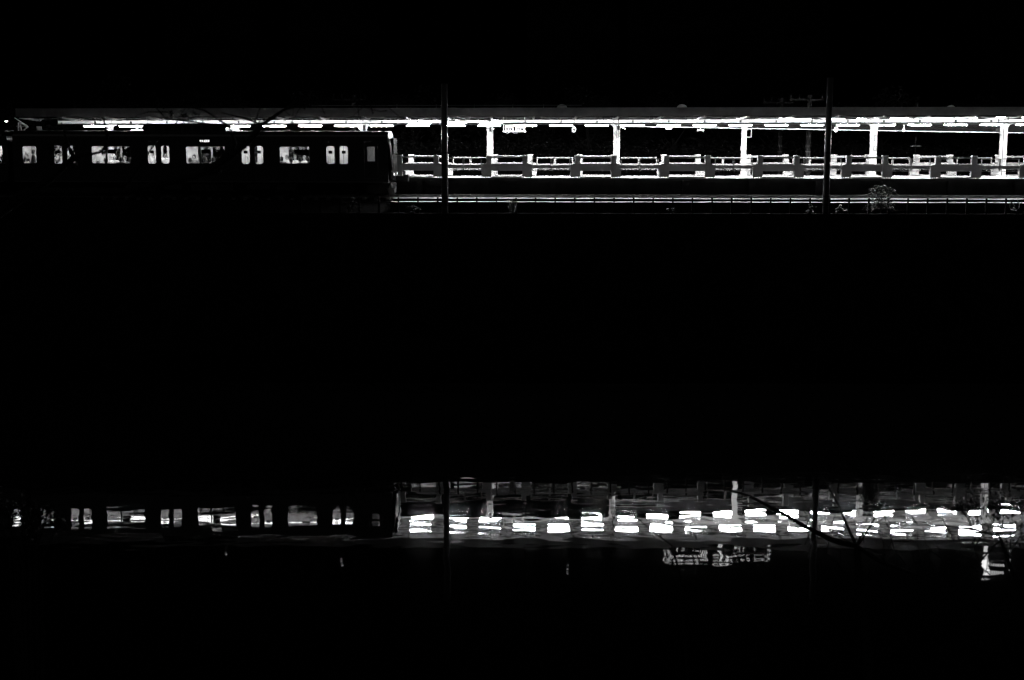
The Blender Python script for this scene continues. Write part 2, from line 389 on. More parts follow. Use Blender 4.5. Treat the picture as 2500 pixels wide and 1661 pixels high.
def car_interior(root, wins, doors, xlo, xhi):
    """long benches, end partitions, stanchions, racks and posters"""
    xs = sorted([LX(d) for d in doors])
    bays = [(xs[i]+DLEAF+0.12, xs[i+1]-DLEAF-0.12) for i in range(len(xs)-1)] + [(xlo, xs[0]-DLEAF-0.12)]
    for xa, xb in bays:
        for side in (-1, 1):
            yw = YT+0.1 if side < 0 else YTF-0.1; s = 1 if side < 0 else -1
            y = lambda d: yw + s*d
            bx = lambda b, x0, x1, d0, d1, z0, z1: b.box(x0, x1, min(y(d0),y(d1)), max(y(d0),y(d1)), z0, z1)
            bench = bx(MB(), xa, xb, 0.0, 0.5, ZFL+0.28, ZFL+0.44).build('bench_seat', 'seat_cloth', root)
            bx(MB(), xa, xb, 0.0, 0.09, ZFL+0.45, ZWB-0.05).build('seat_back', 'seat_cloth', bench)
            for x in (xa-0.03, xb):
                bx(MB(), x, x+0.03, 0.0, 0.52, ZFL+0.25, ZFL+1.15).build('end_partition', 'lining', bench)
                MB().tube([(x+0.015, y(0.52), ZFL+0.3), (x+0.015, y(0.52), ZSIDE-0.17)], 0.018, 6).build('stanchion', 'galvanised', bench)
            b = MB()
            for d in (0.06, 0.14, 0.22, 0.30): b.tube([(xa, y(d), ZWTOP-0.03), (xb, y(d), ZWTOP-0.03)], 0.012, 5)
            b.build('luggage_rack', 'galvanised', root)
            b = MB(); b.tube([(xa-0.3, y(0.55), ZSIDE-0.33), (xb+0.3, y(0.55), ZSIDE-0.33)], 0.014, 5)
            rl = b.build('strap_rail', 'galvanised', root)
            st = MB(); n = int((xb-xa)/0.4)
            for k in range(n):
                xx = xa+0.2+k*0.4; st.tube([(xx, y(0.55), ZSIDE-0.34), (xx, y(0.55), ZSIDE-0.55)], 0.007, 4)
                st.tube([(xx+0.055*math.cos(t), y(0.55), ZSIDE-0.61+0.055*math.sin(t)) for t in [q*6.283/8 for q in range(9)]], 0.009, 4)
            st.build('hand_straps', 'white_paint', rl)['kind'] = 'stuff'
        # adverts on the far side beside and over the windows
        k = 0; xx = xa+0.15
        while xx < xb-0.5:
            MB().box(xx, xx+0.5, YTF-0.105, YTF-0.1, ZWTOP+0.05, ZWTOP+0.30).build('advert', random.choice(['poster','poster_grey']), root); xx += 0.58
        MB().box(xb-0.75, xb-0.33, YTF-0.104, YTF-0.094, ZWTOP-0.26, ZWTOP-0.04).build('notice', 'poster', root)
    for x in xs:
        for dx_ in (-1.05, 0.86):
            MB().box(x+dx_, x+dx_+0.2, YTF-0.1, YTF-0.094, ZWB+0.35, ZWTOP-0.1).build('advert', 'poster', root)
XF = xu(948, YT, 420)                                    # where the flat side ends at the cab
XR = xu(33, YT, 400)
t1 = thing('train_car', ((XF+XR)/2, YTC, ZR), 'leading commuter train car with lit windows standing at the platform', 'train car', 'cars of the commuter train')
car_body(t1, XR, XF, WINDOWS, DOORS, cab=(897, 915))
car_interior(t1, WINDOWS, DOORS, XR+0.3, XF)
# cab front: rings lofted forward
b = MB(); rings = []
def ring(dx_, shrink, top):
    pts = []
    for k in range(28):
        t = 2*math.pi*k/28; c, s_ = math.cos(t), math.sin(t)
        hy = (YTC-YT)*shrink; hz0, hz1 = (9.2-ZB0), (ZROOF-0.04-9.2)*top
        y = YTC - hy*math.copysign(abs(c)**0.45, c); z = 9.2 + (hz1 if s_ > 0 else hz0)*math.copysign(abs(s_)**0.5, s_)
        slope = 0.13*max(0, z-9.1)*min(1, dx_/0.2)
        pts.append((XF + dx_ - slope, y, z))
    return pts
for a_ in ((0, 1, 1), (0.07, 1.0, 1.0), (0.14, 0.985, 1.0), (0.20, 0.95, .985), (0.24, 0.88, .96), (0.265, 0.75, .92), (0.27, 0.4, .8), (0.272, 0.02, .1)): rings.append(ring(*a_))
for rg in rings: b.v += rg
for i in range(len(rings)-1):
    for k in range(28):
        j = (k+1) % 28; b.f.append((i*28+k, i*28+j, (i+1)*28+j, (i+1)*28+k))
cf = b.build('cab_front', 'cab_dark', t1, smooth=True)
rim = [Vector(q) for q in ring(0.205, 0.965, 0.99)]; rim = [q for q in rim if q.z > 8.6 and q.y < YTC+0.2]
rim.sort(key=lambda q: (q.z if q.y < YTC-0.9 else 20+q.y)); MB().tube([q+Vector((0.01, -0.006, 0.006)) for q in rim], 0.009, 6).build('front_rim', 'mask', cf, smooth=True)
MB().box(XF+0.10, XF+0.255, YTC-1.05, YTC+1.05, 9.5, 10.3).build('windscreen', 'black', cf)
for y in (YTC-0.95, YTC+0.95):
    MB().tube([(XF+0.2, y, 8.45), (XF+0.275, y, 8.45)], 0.05, 12).build('head_lamp', 'head_lamp', cf)
# skirt below the cab and coupler
b = MB(); sx0, sx1 = xu(945.5, 71.2, 470), xu(964.6, 71.2, 470)
b.prism([(sx0, zv(460,71.2)), (sx0+0.10, zv(477,71.2)), (sx1, zv(477,71.2)), (sx1-0.06, zv(459,71.2)), (sx0+0.24, zv(459.5,71.2)), (sx0+0.22, zv(451,71.2)), (sx0+0.14, zv(451,71.2)), (sx0+0.13, zv(459.5,71.2))], 71.15, 71.22)
b.build('steps_plate', 'mask', t1)
b = MB(); b.prism([(XF-1.1, YT+0.25), (XF+0.1, YT+0.35), (XF+0.3, YTC), (XF+0.1, YTF-0.35), (XF-1.1, YTF-0.25)], ZR+0.12, ZB0-0.1, 'z'); b.build('skirt', 'underframe', t1)
b = MB(); b.box(XF+0.1, XF+0.75, YTC-0.09, YTC+0.09, ZR+0.78, ZR+0.98); b.box(XF+0.7, XF+0.95, YTC-0.16, YTC+0.16, ZR+0.7, ZR+1.06); b.build('coupler', 'underframe', t1)
# roof gear
b = MB(); xa, xb = xu(366, YTC, 310), xu(560, YTC, 310); z1 = zv(303.5, YTC, 500)
b.prism([(xa, ZROOF-0.1), (xa+0.25, z1), (xb-0.2, z1), (xb, z1-0.12), (xb, ZROOF-0.1)], YTC-0.95, YTC+0.95); ac = b.build('air_conditioner', 'dark_metal', t1)
for k in range(7):
    MB().box(xa+0.5+k*0.5, xa+0.85+k*0.5, YTC-0.96, YTC-0.952, ZROOF+0.02, z1-0.08).build('grille', 'black', ac)
for u in (700, 860):
    x = xu(u, YTC, 318); MB().lathe([(0.16,0),(0.16,0.06),(0.02,0.12),(0,0.12)], (x, YTC, ZROOF-0.02), 12).build('roof_vent', 'dark_metal', t1)
b = MB(); b.box(LX(484), LX(517), YT-0.004, YT, zv(349.5,YT,500), zv(340.5,YT,500)); ds = b.build('destination_display', 'black', t1)
tx = text_mesh('display_text', '中央-総武線', 0.118, 'led', ds, (0,0,0)); tx.location = Vector((LX(500.5), YT-0.007, zv(345,YT,500))) - t1.location
tx.scale = (0.82, 1.1, 1)
def bogie(root, x):
    bo = MB().box(x-1.5, x+1.5, YT+0.55, YT+0.72, ZR+0.38, ZR+0.58).build('bogie_frame', 'underframe', root)
    for dx_ in (-1.05, 1.05):
        for y in (YTC-0.56, YTC+0.5):
            MB().tube([(x+dx_, y-0.05, ZR+0.43), (x+dx_, y+0.06, ZR+0.43)], 0.43, 20).build('wheel', 'underframe', bo)
        MB().box(x+dx_-0.16, x+dx_+0.16, YT+0.45, YT+0.7, ZR+0.3, ZR+0.6).build('axle_box', 'underframe', bo)
    MB().lathe([(0.25,0),(0.31,0.1),(0.31,0.2),(0.25,0.3)], (x, YT+0.6, ZR+0.6), 12).build('air_spring', 'underframe', bo)
L1 = XF-XR
bogie(t1, XF-2.9); bogie(t1, XR+3.0)
for k, (a, w_) in enumerate(((0.30,1.4),(0.40,0.9),(0.47,2.2),(0.62,1.2),(0.70,1.0))):
    MB().box(XR+a*L1, XR+a*L1+w_, YT+0.12, YT+0.9, ZR+0.25+0.05*(k%2), ZB0-0.02).build('equipment_box', 'underframe', t1)
# following car, only its end is in the picture
XR2 = XR-0.55
t2 = thing('train_car', (XR2-5, YTC, ZR), 'second train car, only its end window shows at the left edge', 'train car', 'cars of the commuter train')
car_body(t2, XR2-14, XR2, [(-18, 17, None), (-250, -160, -215)], [-91])
bogie(t2, XR2-3.0)
MB().box(XR2+0.01, XR-0.01, YTC-0.55, YTC+0.55, ZFL, ZSIDE-0.3).build('gangway', 'underframe', t2)

# ------------------------------------------------------------------ people
def skin_mesh(name, verts, edges, radii, root=0, sub=1):
    me = bpy.data.meshes.new(name); me.from_pydata(verts, edges, [])
    o = bpy.data.objects.new(name, me); COL.objects.link(o)
    sk = o.modifiers.new('s', 'SKIN'); sk.use_smooth_shade = True
    for i, r in enumerate(radii):
        me.skin_vertices[0].data[i].radius = (r, r) if not isinstance(r, tuple) else r
        me.skin_vertices[0].data[i].use_root = (i == root)
    if sub: ss = o.modifiers.new('u', 'SUBSURF'); ss.levels = sub; ss.render_levels = sub
    dg = bpy.context.evaluated_depsgraph_get(); out = bpy.data.meshes.new_from_object(o.evaluated_get(dg)); bpy.data.objects.remove(o)
    out.name = name; return out
def person_meshes(pose):
    """figure facing +y, hips at the origin; returns body, clothes, hair meshes"""
    V, E, Rd = [], [], []
    def add(p, r, prev=None):
        V.append(p); Rd.append(r)
        if prev is not None: E.append((prev, len(V)-1))
        return len(V)-1
    lean = 0.03 if pose == 'sit' else 0.0
    pel = add((0,0,0.02), 0.135); wst = add((0,-0.01,0.2), (0.14,0.11), pel); ch = add((0,lean*0.5,0.38), (0.165,0.115), wst); nb = add((0,lean,0.52), (0.07,0.06), ch)
    nk = add((0,lean+0.02,0.58), 0.052, nb); hd = add((0,lean+0.035,0.68), (0.083,0.098), nk); tp = add((0,lean+0.03,0.78), (0.07,0.085), hd); add((0,lean+0.145,0.675), 0.014, hd)
    for s in (-1, 1):
        sh = add((s*0.19,lean,0.47), 0.062, ch)
        if pose == 'sit': el = add((s*0.25,0.06,0.2), 0.045, sh); wr = add((s*0.13,0.28,0.12), 0.03, el); pm = add((s*0.10,0.35,0.12), (0.034,0.018), wr); fd = Vector((-s*0.15,0.9,-0.25))
        else: el = add((s*0.25,0.0,0.2), 0.045, sh); wr = add((s*0.26,0.06,-0.04), 0.03, el); pm = add((s*0.26,0.08,-0.12), (0.02,0.034), wr); fd = Vector((0,0.2,-1))
        side = Vector((1,0,0)) if pose == 'sit' else Vector((0,1,0))
        for q, ln in ((-0.026,0.062),(-0.009,0.075),(0.009,0.07),(0.026,0.055)):
            a = Vector(V[pm]) + side*q + fd*0.03; k1 = add(tuple(a), 0.0085, pm); k2 = add(tuple(a+fd*ln*0.55), 0.008, k1); add(tuple(a+fd*ln*0.9+Vector((0,0,-0.012))), 0.007, k2)
        th = add(tuple(Vector(V[pm])+side*(-s*0.035)), 0.010, pm); add(tuple(Vector(V[pm])+side*(-s*0.055)+fd*0.035), 0.008, th)
        hp = add((s*0.09,0.02,-0.02), 0.095, pel)
        if pose == 'sit': kn = add((s*0.11,0.42,0.0), 0.065, hp); an = add((s*0.11,0.44,-0.40), 0.042, kn); add((s*0.11,0.6,-0.43), 0.038, an)
        else: kn = add((s*0.1,0.02,-0.44), 0.062, hp); an = add((s*0.1,0.0,-0.84), 0.042, kn); add((s*0.1,0.16,-0.87), 0.038, an)
    body = skin_mesh('body_'+pose, V, E, Rd)
    # clothes: the same limbs a little wider, ending at neck, wrists and ankles
    V2, E2, R2 = [], [], []
    def add2(p, r, prev=None):
        V2.append(p); R2.append(r)
        if prev is not None: E2.append((prev, len(V2)-1))
        return len(V2)-1
    p_ = add2((0,0,0.0), 0.16); w_ = add2((0,-0.01,0.2), (0.165,0.135), p_); c_ = add2((0,lean*0.5,0.38), (0.19,0.138), w_); add2((0,lean,0.525), (0.085,0.075), c_)
    for s in (-1, 1):
        sh = add2((s*0.2,lean,0.465), 0.078, c_)
        if pose == 'sit': el = add2((s*0.255,0.06,0.2), 0.062, sh); add2((s*0.14,0.27,0.12), 0.045, el)
        else: el = add2((s*0.255,0.0,0.2), 0.062, sh); add2((s*0.262,0.055,-0.03), 0.046, el)
        hp = add2((s*0.095,0.02,-0.03), 0.11, p_)
        if pose == 'sit': kn = add2((s*0.11,0.42,0.0), 0.082, hp); add2((s*0.11,0.44,-0.38), 0.06, kn)
        else: kn = add2((s*0.1,0.02,-0.44), 0.078, hp); add2((s*0.1,0.0,-0.82), 0.06, kn)
    clothes = skin_mesh('clothes_'+pose, V2, E2, R2)
    h = MB(); n = 12; cz = 0.715; cy = lean+0.02; rings_ = []
    for i in range(7):
        a = math.pi*0.5*i/6; rr = math.cos(a); i0 = len(h.v)
        for q in range(n):
            t = 2*math.pi*q/n; front = max(0, math.sin(t)); zz = cz + 0.115*math.sin(a) - (0.13*(1-front)**1.0 - 0.02)*(1 if i == 0 else 0.45 if i == 1 else 0)
            h.v.append((0.098*rr*math.cos(t), cy+0.112*rr*math.sin(t) - 0.012*front, zz))
        if i:
            for q in range(n):
                w2 = (q+1) % n; h.f.append((i0-n+q, i0-n+w2, i0+w2, i0+q))
    hm = bpy.data.meshes.new('hair_'+pose); hm.from_pydata(h.v, [], h.f)
    for p in hm.polygons: p.use_smooth = True
    for m_ in (body, clothes, hm): m_.materials.clear(); m_.materials.append(M['skin'])
    return body, clothes, hm
PM = {k: person_meshes(k) for k in ('sit', 'stand')}
def person(x, y, z, pose, facing, cloth, hair, label, skin='skin', sc=1.0):
    o = thing('person', (x, y, z), label, 'person', 'passengers in the train'); o.rotation_euler.z = facing; o.scale = (sc, sc, sc)
    for nm, me, mt in zip(('body', 'clothes', 'hair'), PM[pose], (skin, cloth, hair)):
        c = bpy.data.objects.new(nm, me); COL.objects.link(c); c.parent = o
        c.material_slots[0].link = 'OBJECT'; c.material_slots[0].material = M[mt]
YN, YFS = YT+0.40, YTF-0.42                              # hips on the near bench and on the far bench
ZS = ZFL+0.53
def near_p(u, label, vtop=382, cloth='cloth_black'):
    x = xu(u, YN, 390); ztop = zv(vtop, YN, u); person(x, YN, ztop-0.85, 'sit', random.uniform(-0.2,0.2), cloth, 'hair', label)
def far_p(u, label, vtop=378, cloth='cloth_white', hair='cloth_grey'):
    x = xu(u, YFS, 390); ztop = zv(vtop, YFS, u); person(x, YFS, ztop-0.85, 'sit', math.pi+random.uniform(-0.2,0.2), cloth, hair, label)
near_p(687, 'dark seated passenger at the left edge of the window nearest the cab', 381)
near_p(710.5, 'dark seated passenger seen from behind, second in the window nearest the cab', 384)
near_p(732, 'dark seated passenger seen from behind, third in the window nearest the cab', 383)
near_p(753, 'dark seated passenger at the right edge of the window nearest the cab', 383)
far_p(701, 'pale passenger facing us, leftmost in the window nearest the cab', 377)
far_p(721, 'pale passenger facing us, middle of the window nearest the cab', 377)
far_p(744, 'pale passenger facing us, rightmost in the window nearest the cab', 378)
near_p(464, 'dark passenger with headphones seated behind the left pane under the lit display', 384)
near_p(500, 'dark passenger right of the bar in the window under the display', 381)
near_p(520, 'dark passenger seen from behind, right half of the window under the display', 383)
far_p(475, 'grey clothed passenger facing us behind the left pane under the display', 376, 'cloth_grey', 'hair')
far_p(545, 'passenger with bright face at the right end of the window under the display', 378, 'cloth_grey', 'hair')
near_p(257, 'dark hunched passenger across the bar of the window third from the cab', 384)
near_p(294, 'dark passenger seen from behind, right half of the window third from the cab', 382)
near_p(317, 'dark passenger at the right edge of the window third from the cab', 384)
far_p(280, 'white haired passenger in a white coat facing us, window third from the cab', 377, 'cloth_white', 'cloth_white')
far_p(306, 'grey coated passenger facing us, right part of the window third from the cab', 380, 'cloth_grey', 'cloth_grey')
far_p(240, 'grey clothed passenger leaning at the left pane of the window third from the cab', 392, 'cloth_grey', 'hair')
x = xu(82, YT+0.9, 390); person(x, YT+0.9, zv(364, YT+0.9, 80)-0.85, 'stand', -1.2, 'cloth_black', 'hair', 'standing passenger in dark clothes in the small window at the car end')
x = xu(375, YTF-0.5, 390); person(x, YTF-0.5, zv(367, YTF-0.5, 380)-0.85, 'stand', 2.8, 'cloth_white', 'cloth_grey', 'standing passenger in pale clothes behind the third door from the cab')
x = xu(404, YTF-0.6, 390); person(x, YTF-0.6, zv(371, YTF-0.6, 400)-0.85, 'stand', 3.5, 'cloth_white', 'hair', 'standing passenger in pale clothes beside the right leaf of the third door')
x = xu(6, YT+0.6, 390); person(x, YT+0.6, zv(380, YT+0.6, 6)-0.85, 'stand', 0.3, 'cloth_grey', 'hair', 'passenger in the train window cut by the left edge')

# ------------------------------------------------------------------ platform barriers
def barrier_unit(root, x0, x1, ypl, s, ext=0.25):
    """two pillars joined by a slab; x0/x1 outer pillar edges; s=+1: near face towards the camera"""
    pw, ya, yb_ = 0.28, ypl, ypl+0.24
    zt_ = ZP+1.16; ze = ZP+0.70
    for k, xx in enumerate((x0, x1-pw)):
        if k == 0: poly = [(xx-ext, ZP+0.045), (xx+pw, ZP+0.045), (xx+pw, zt_), (xx, zt_), (xx, ze+0.08), (xx-ext, ze)]
        else: poly = [(xx, ZP+0.045), (xx+pw+ext, ZP+0.045), (xx+pw+ext, ze), (xx+pw, ze+0.08), (xx+pw, zt_), (xx, zt_)]
        pil = MB().prism(poly, ya, yb_).build('pillar', 'barrier_paint', root)
        xa = xx-ext if k == 0 else xx
        for q in range(4):
            MB().box(xa+0.05+q*0.13, xa+0.09+q*0.13, ya+0.03, yb_-0.03, ZP+0.001, ZP+0.0445).build('foot', 'barrier_paint', pil)
        MB().box(xx-0.01, xx+pw+0.02, ya+0.05, yb_+0.06, zt_+0.001, zt_+0.055).build('top_cap', 'white_paint', pil)
    MB().box(x0+pw+0.002, x1-pw-0.002, ya+0.03, yb_-0.03, zv(417.3,YB), zv(399.6,YB)).build('slab', 'barrier_paint', root)
    MB().box(x0+pw+0.002, x1-pw-0.002, ya+0.07, yb_-0.05, zv(386.3,YB), zv(381.8,YB)).build('top_beam', 'barrier_paint', root)
    MB().box(x0+pw+0.002, x1-pw-0.002, ya+0.05, yb_-0.01, ZP+0.002, ZP+0.07).build('base_plinth', 'barrier_paint', root)
def gate_pair(root, xa, xb, ypl, mid):
    """two sliding leaves closing the gap xa..xb: posts, top bar, middle panel, lower bar"""
    for (p, q) in ((xa+0.006, mid-0.008), (mid+0.008, xb-0.006)):
        y0 = ypl+0.09; lf = thing_part = None
        b = MB(); b.box(p, q, y0, y0+0.05, zv(388,YB), zv(386,YB)); b.box(p, q, y0, y0+0.05, zv(417.2,YB), zv(415.8,YB))
        lf = b.build('gate_leaf', 'barrier_paint', root)
        MB().box(p, q, y0, y0+0.05, zv(411.5,YB), zv(403,YB)).build('middle_panel', 'barrier_paint', lf)
        for x in (p, q-0.045): MB().box(x, x+0.045, y0-0.004, y0+0.054, zv(417.3,YB)+0.002, zv(386,YB)+0.002).build('upright', 'barrier_paint', lf)
        x = p+(q-p)*0.5
UN = [(969, 1071), (1187, 1288), (1404, 1505), (1621, 1734.7), (1850, 1952), (2067, 2168), (2284.6, 2386), (2502, 2603)]
mids = [1131, 1346, 1562, 1792, 2022, 2226, 2443]
nb_ = []
for k, (ua, ub) in enumerate(UN):
    xa, xb = xu(ua, YB), xu(ub, YB); nb_.append((xa, xb))
    where = 'next to the train front' if k == 0 else 'cut by the right edge' if k == 7 else f'{ORD[k]} from the train front'
    o = thing('barrier_unit', ((xa+xb)/2, YB, ZP), f'near side platform barrier block with two pillars, {where}', 'barrier', 'near barrier blocks')
    barrier_unit(o, xa, xb, YB, 1)
    if k == 0:
        MB().box(xa-0.65, xa-0.252, YB, YB+0.24, ZP+0.045, ZP+0.72).build('end_panel', 'barrier_paint', o)
        # wheelchair sign on the slab's foot
        px_ = xa+0.30; pz = zv(426, YB); s_ = MB().box(px_, px_+0.17, YB+0.02, YB+0.028, pz, pz+0.16).build('sign_plate', 'black', o)
        m_ = MB(); c = Vector((px_+0.075, YB+0.015, pz+0.055))
        m_.tube([c+Vector((0.042*math.cos(t), 0, 0.042*math.sin(t))) for t in [R(a) for a in range(110, 391, 28)]], 0.008, 5)
        m_.tube([c+Vector((-0.015,0,0.095)), c+Vector((-0.008,0,0.025)), c+Vector((0.035,0,0.022)), c+Vector((0.062,0,-0.03))], 0.008, 5)
        m_.build('wheelchair_symbol', 'white_paint', s_)
for k in range(len(nb_)-1):
    xa, xb = nb_[k][1]+0.25, nb_[k+1][0]-0.25; mid = xu(mids[k], YB)
    o = thing('platform_gate', ((xa+xb)/2, YB, ZP), f'near side sliding platform gate, {ORD[k]} gate from the train front', 'gate', 'near platform gates')
    gate_pair(o, xa, xb, YB, mid)
# far side, lit on the side that faces us
FU = [(1203, 1300), (1410, 1506), (1615, 1711), (1820, 1926), (2030, 2129), (2232, 2328), (2432, 2530)]
fb_ = []
def rot_unit(o, ang): o.rotation_euler.z = ang
for k, (ua, ub) in enumerate([(998, 1095)]+FU):
    y = yfb(xu((ua+ub)/2, 78.5)); xa, xb = xu(ua, y), xu(ub, y); fb_.append((xa, xb, y))
    o = thing('barrier_unit', ((xa+xb)/2, y, ZP), f'far side platform barrier block lit white, {ORD[k]} from the train', 'barrier', 'far barrier blocks')
    barrier_unit(o, xa, xb, y, 1); rot_unit(o, math.atan(0.085))
for k in range(len(fb_)-1):
    xa, xb = fb_[k][1]+0.25, fb_[k+1][0]-0.25; y = (fb_[k][2]+fb_[k+1][2])/2
    o = thing('platform_gate', ((xa+xb)/2, y, ZP), f'far side sliding platform gate in bright light, {ORD[k]} from the train', 'gate', 'far platform gates')
    gate_pair(o, xa, xb, y, xa+(xb-xa)*0.5); rot_unit(o, math.atan(0.085))

# ------------------------------------------------------------------ canopy
XC0 = xu(38, YEAVE, 280); XC1 = 40.0
ZE0, ZE1 = zv(283.3, YEAVE, 1300), zv(263.3, YEAVE, 1300)
def cz(z, x): return z + canopy_dz(x)
cp = thing('platform_canopy', (0, YC, ZP), 'long platform canopy with grey fascia and steel rafters over the lit platform', 'canopy')
def sweep(b, prof, x0, x1):
    """(y, z) profile swept along x, rising with the canopy"""
    i = len(b.v); n = len(prof)
    for xx in (x0, x1):
        for y, z in prof: b.v.append((xx, y, cz(z, xx)))
    b.f.append(tuple(i+k for k in range(n))); b.f.append(tuple(i+n+k for k in reversed(range(n))))
    for k in range(n): j = (k+1) % n; b.f.append((i+k, i+n+k, i+n+j, i+j))
    return b
# fascia in sheets with joints
x = XC0
while x < XC1:
    x2 = min(x+4.8, XC1); f = sweep(MB(), [(YEAVE, ZE0), (YEAVE+0.04, ZE0), (YEAVE+0.04, ZE1), (YEAVE, ZE1)], x+0.004, x2-0.004).build('fascia_panel', 'fascia', cp)
    sweep(MB(), [(YEAVE-0.03, ZE0+0.16), (YEAVE-0.001, ZE0+0.16), (YEAVE-0.001, ZE0+0.185), (YEAVE-0.03, ZE0+0.185)], x+0.004, x2-0.004).build('drip_edge', 'fascia', f); x = x2
ZV = zv(291.0, YC)                           # roof valley height over the columns
YFE = 81.6
def yl2(x): return 76.55 + 0.10*(x+5.0)
def yfe(x): return max(YC+1.0, yl2(x)+0.55)
DOMES = [(xu(1372, 76.0, 262), 0.29), (xu(1665, 76.0, 262), 0.29), (xu(2322, 76.0, 262), 0.22)]
def deck_z(y, x, top):
    prof = ((YEAVE+0.041, ZE1-0.03), (YC, ZV+0.2), (yfe(x), ZE0+0.12)) if top else ((YEAVE+0.041, ZE0+0.06), (YC, ZV+0.10), (yfe(x), ZE0+0.05))
    for (ya, za), (yb_, zb_) in zip(prof, prof[1:]):
        if y <= yb_+1e-6: return cz(za+(zb_-za)*(y-ya)/(yb_-ya), x)
b = MB()
def deck_piece(xa, xb, ys):
    i = len(b.v); n = len(ys)
    for xx in (xa, xb):
        yy = [yfe(xx) if y is None else y for y in ys]
        for y in yy: b.v.append((xx, y, deck_z(y, xx, False)))
        for y in reversed(yy): b.v.append((xx, y, deck_z(y, xx, True)))
    m2 = 2*n
    b.f += [tuple(i+k for k in range(m2)), tuple(i+2*m2-1-k for k in range(m2))] + [(i+k, i+m2+k, i+m2+(k+1)%m2, i+(k+1)%m2) for k in range(m2)]
edge = XC0
for brk in [(-1.5, 0)] + DOMES:
    if brk[1] == 0: deck_piece(edge, brk[0], (YEAVE+0.041, YC, None)); edge = brk[0]; continue
    h_ = brk[1]*0.7
    deck_piece(edge, brk[0]-h_, (YEAVE+0.041, YC, None)); deck_piece(brk[0]-h_, brk[0]+h_, (YEAVE+0.041, 76.0-h_)); deck_piece(brk[0]-h_, brk[0]+h_, (76.0+h_, YC, None)); edge = brk[0]+h_
deck_piece(edge, XC1, (YEAVE+0.041, YC, None))
b.build('roof_deck', 'deck', cp)
sweep(MB(), [(YEAVE+0.05, ZE0-0.01), (YEAVE+0.12, ZE0-0.01), (YEAVE+0.12, ZE0+0.05), (YEAVE+0.05, ZE0+0.05)], XC0, XC1).build('eave_angle', 'roof_steel', cp)
gz0, gz1 = zv(301.5, YC), zv(293.3, YC)
g_ = MB(); sweep(g_, [(YC-0.006, gz0+0.02), (YC+0.006, gz0+0.02), (YC+0.006, gz1-0.02), (YC-0.006, gz1-0.02)], XC0+1.2, XC1)
sweep(g_, [(YC-0.10, gz0), (YC+0.10, gz0), (YC+0.10, gz0+0.019), (YC-0.10, gz0+0.019)], XC0+1.2, XC1)
sweep(g_, [(YC-0.10, gz1-0.019), (YC+0.10, gz1-0.019), (YC+0.10, gz1), (YC-0.10, gz1)], XC0+1.2, XC1)
g_.build('main_girder', 'white_paint', cp)
for y, t in ((75.0, 0.25), (75.8, 0.5), (76.4, 0.75)):
    z = ZE0+0.06 + (ZV+0.10-ZE0-0.06)*(y-YEAVE)/(YC-YEAVE)
    sweep(MB(), [(y-0.03, z-0.07), (y+0.03, z-0.07), (y+0.03, z-0.003), (y-0.03, z-0.003)], XC0, XC1).build('purlin', 'black', cp)
RAF = [988-105*k for k in range(9, 0, -1)] + [988, 1093, 1199, 1304, 1408, 1511, 1618, 1723, 1830, 1943, 2052, 2165, 2275, 2386, 2497]
def add_beam(b, p, q, w_, h_):
    p, q = Vector(p), Vector(q); s_ = Vector((w_/2, 0, 0)); u_ = Vector((0, 0, h_/2)); i = len(b.v)
    for c in (p, q):
        for d in (-s_-u_, s_-u_, s_+u_, -s_+u_): b.v.append(tuple(c+d))
    b.f += [(i,i+1,i+2,i+3), (i+7,i+6,i+5,i+4)] + [(i+k, i+4+k, i+4+(k+1)%4, i+(k+1)%4) for k in range(4)]
    return b
for u in RAF:
    x = xu(u, YEAVE, 285)
    if x < XC0: continue
    add_beam(MB(), (x, YEAVE+0.13, cz(ZE0-0.05, x)), (x, YC-0.1, cz(gz1+0.02, x)), 0.09, 0.10).build('rafter', 'roof_steel', cp)
    add_beam(MB(), (x, YC+0.1, cz(gz1+0.02, x)), (x, yfe(x)-0.1, cz(ZE0, x)), 0.09, 0.10).build('rafter', 'roof_steel', cp)
for k in range(len(RAF)-1):                   # tie rods crossing each bay
    xa, xb = xu(RAF[k], YEAVE, 285), xu(RAF[k+1], YEAVE, 285)
    if xa < XC0: continue
    for (p, q) in (((xa, YEAVE+0.2, ZE0-0.04), (xb, YC-0.3, gz1+0.03)), ((xb, YEAVE+0.2, ZE0-0.05), (xa, YC-0.3, gz1+0.02))):
        MB().tube([(p[0], p[1], cz(p[2], p[0])), (q[0], q[1], cz(q[2], q[0]))], 0.012, 5).build('tie_rod', 'dark_metal', cp)
# far side valance, seen below the lamps at the right
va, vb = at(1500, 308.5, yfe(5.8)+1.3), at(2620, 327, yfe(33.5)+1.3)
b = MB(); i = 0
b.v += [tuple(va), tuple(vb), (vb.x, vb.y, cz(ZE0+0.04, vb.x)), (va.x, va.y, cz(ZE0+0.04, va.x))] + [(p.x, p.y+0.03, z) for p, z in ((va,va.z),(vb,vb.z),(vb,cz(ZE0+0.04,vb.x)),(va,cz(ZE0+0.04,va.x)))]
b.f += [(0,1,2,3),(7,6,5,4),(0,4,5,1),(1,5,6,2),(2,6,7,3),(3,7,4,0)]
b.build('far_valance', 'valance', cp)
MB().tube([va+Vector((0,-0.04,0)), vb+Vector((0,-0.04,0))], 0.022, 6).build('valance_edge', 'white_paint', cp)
for k in range(8):
    xx = 7.5+k*3.6; add_beam(MB(), (xx, yfe(xx)-0.2, cz(ZE0+0.02, xx)), (xx, yfe(xx)+1.29, cz(ZE0+0.0, xx)), 0.06, 0.06).build('outrigger', 'roof_steel', cp)
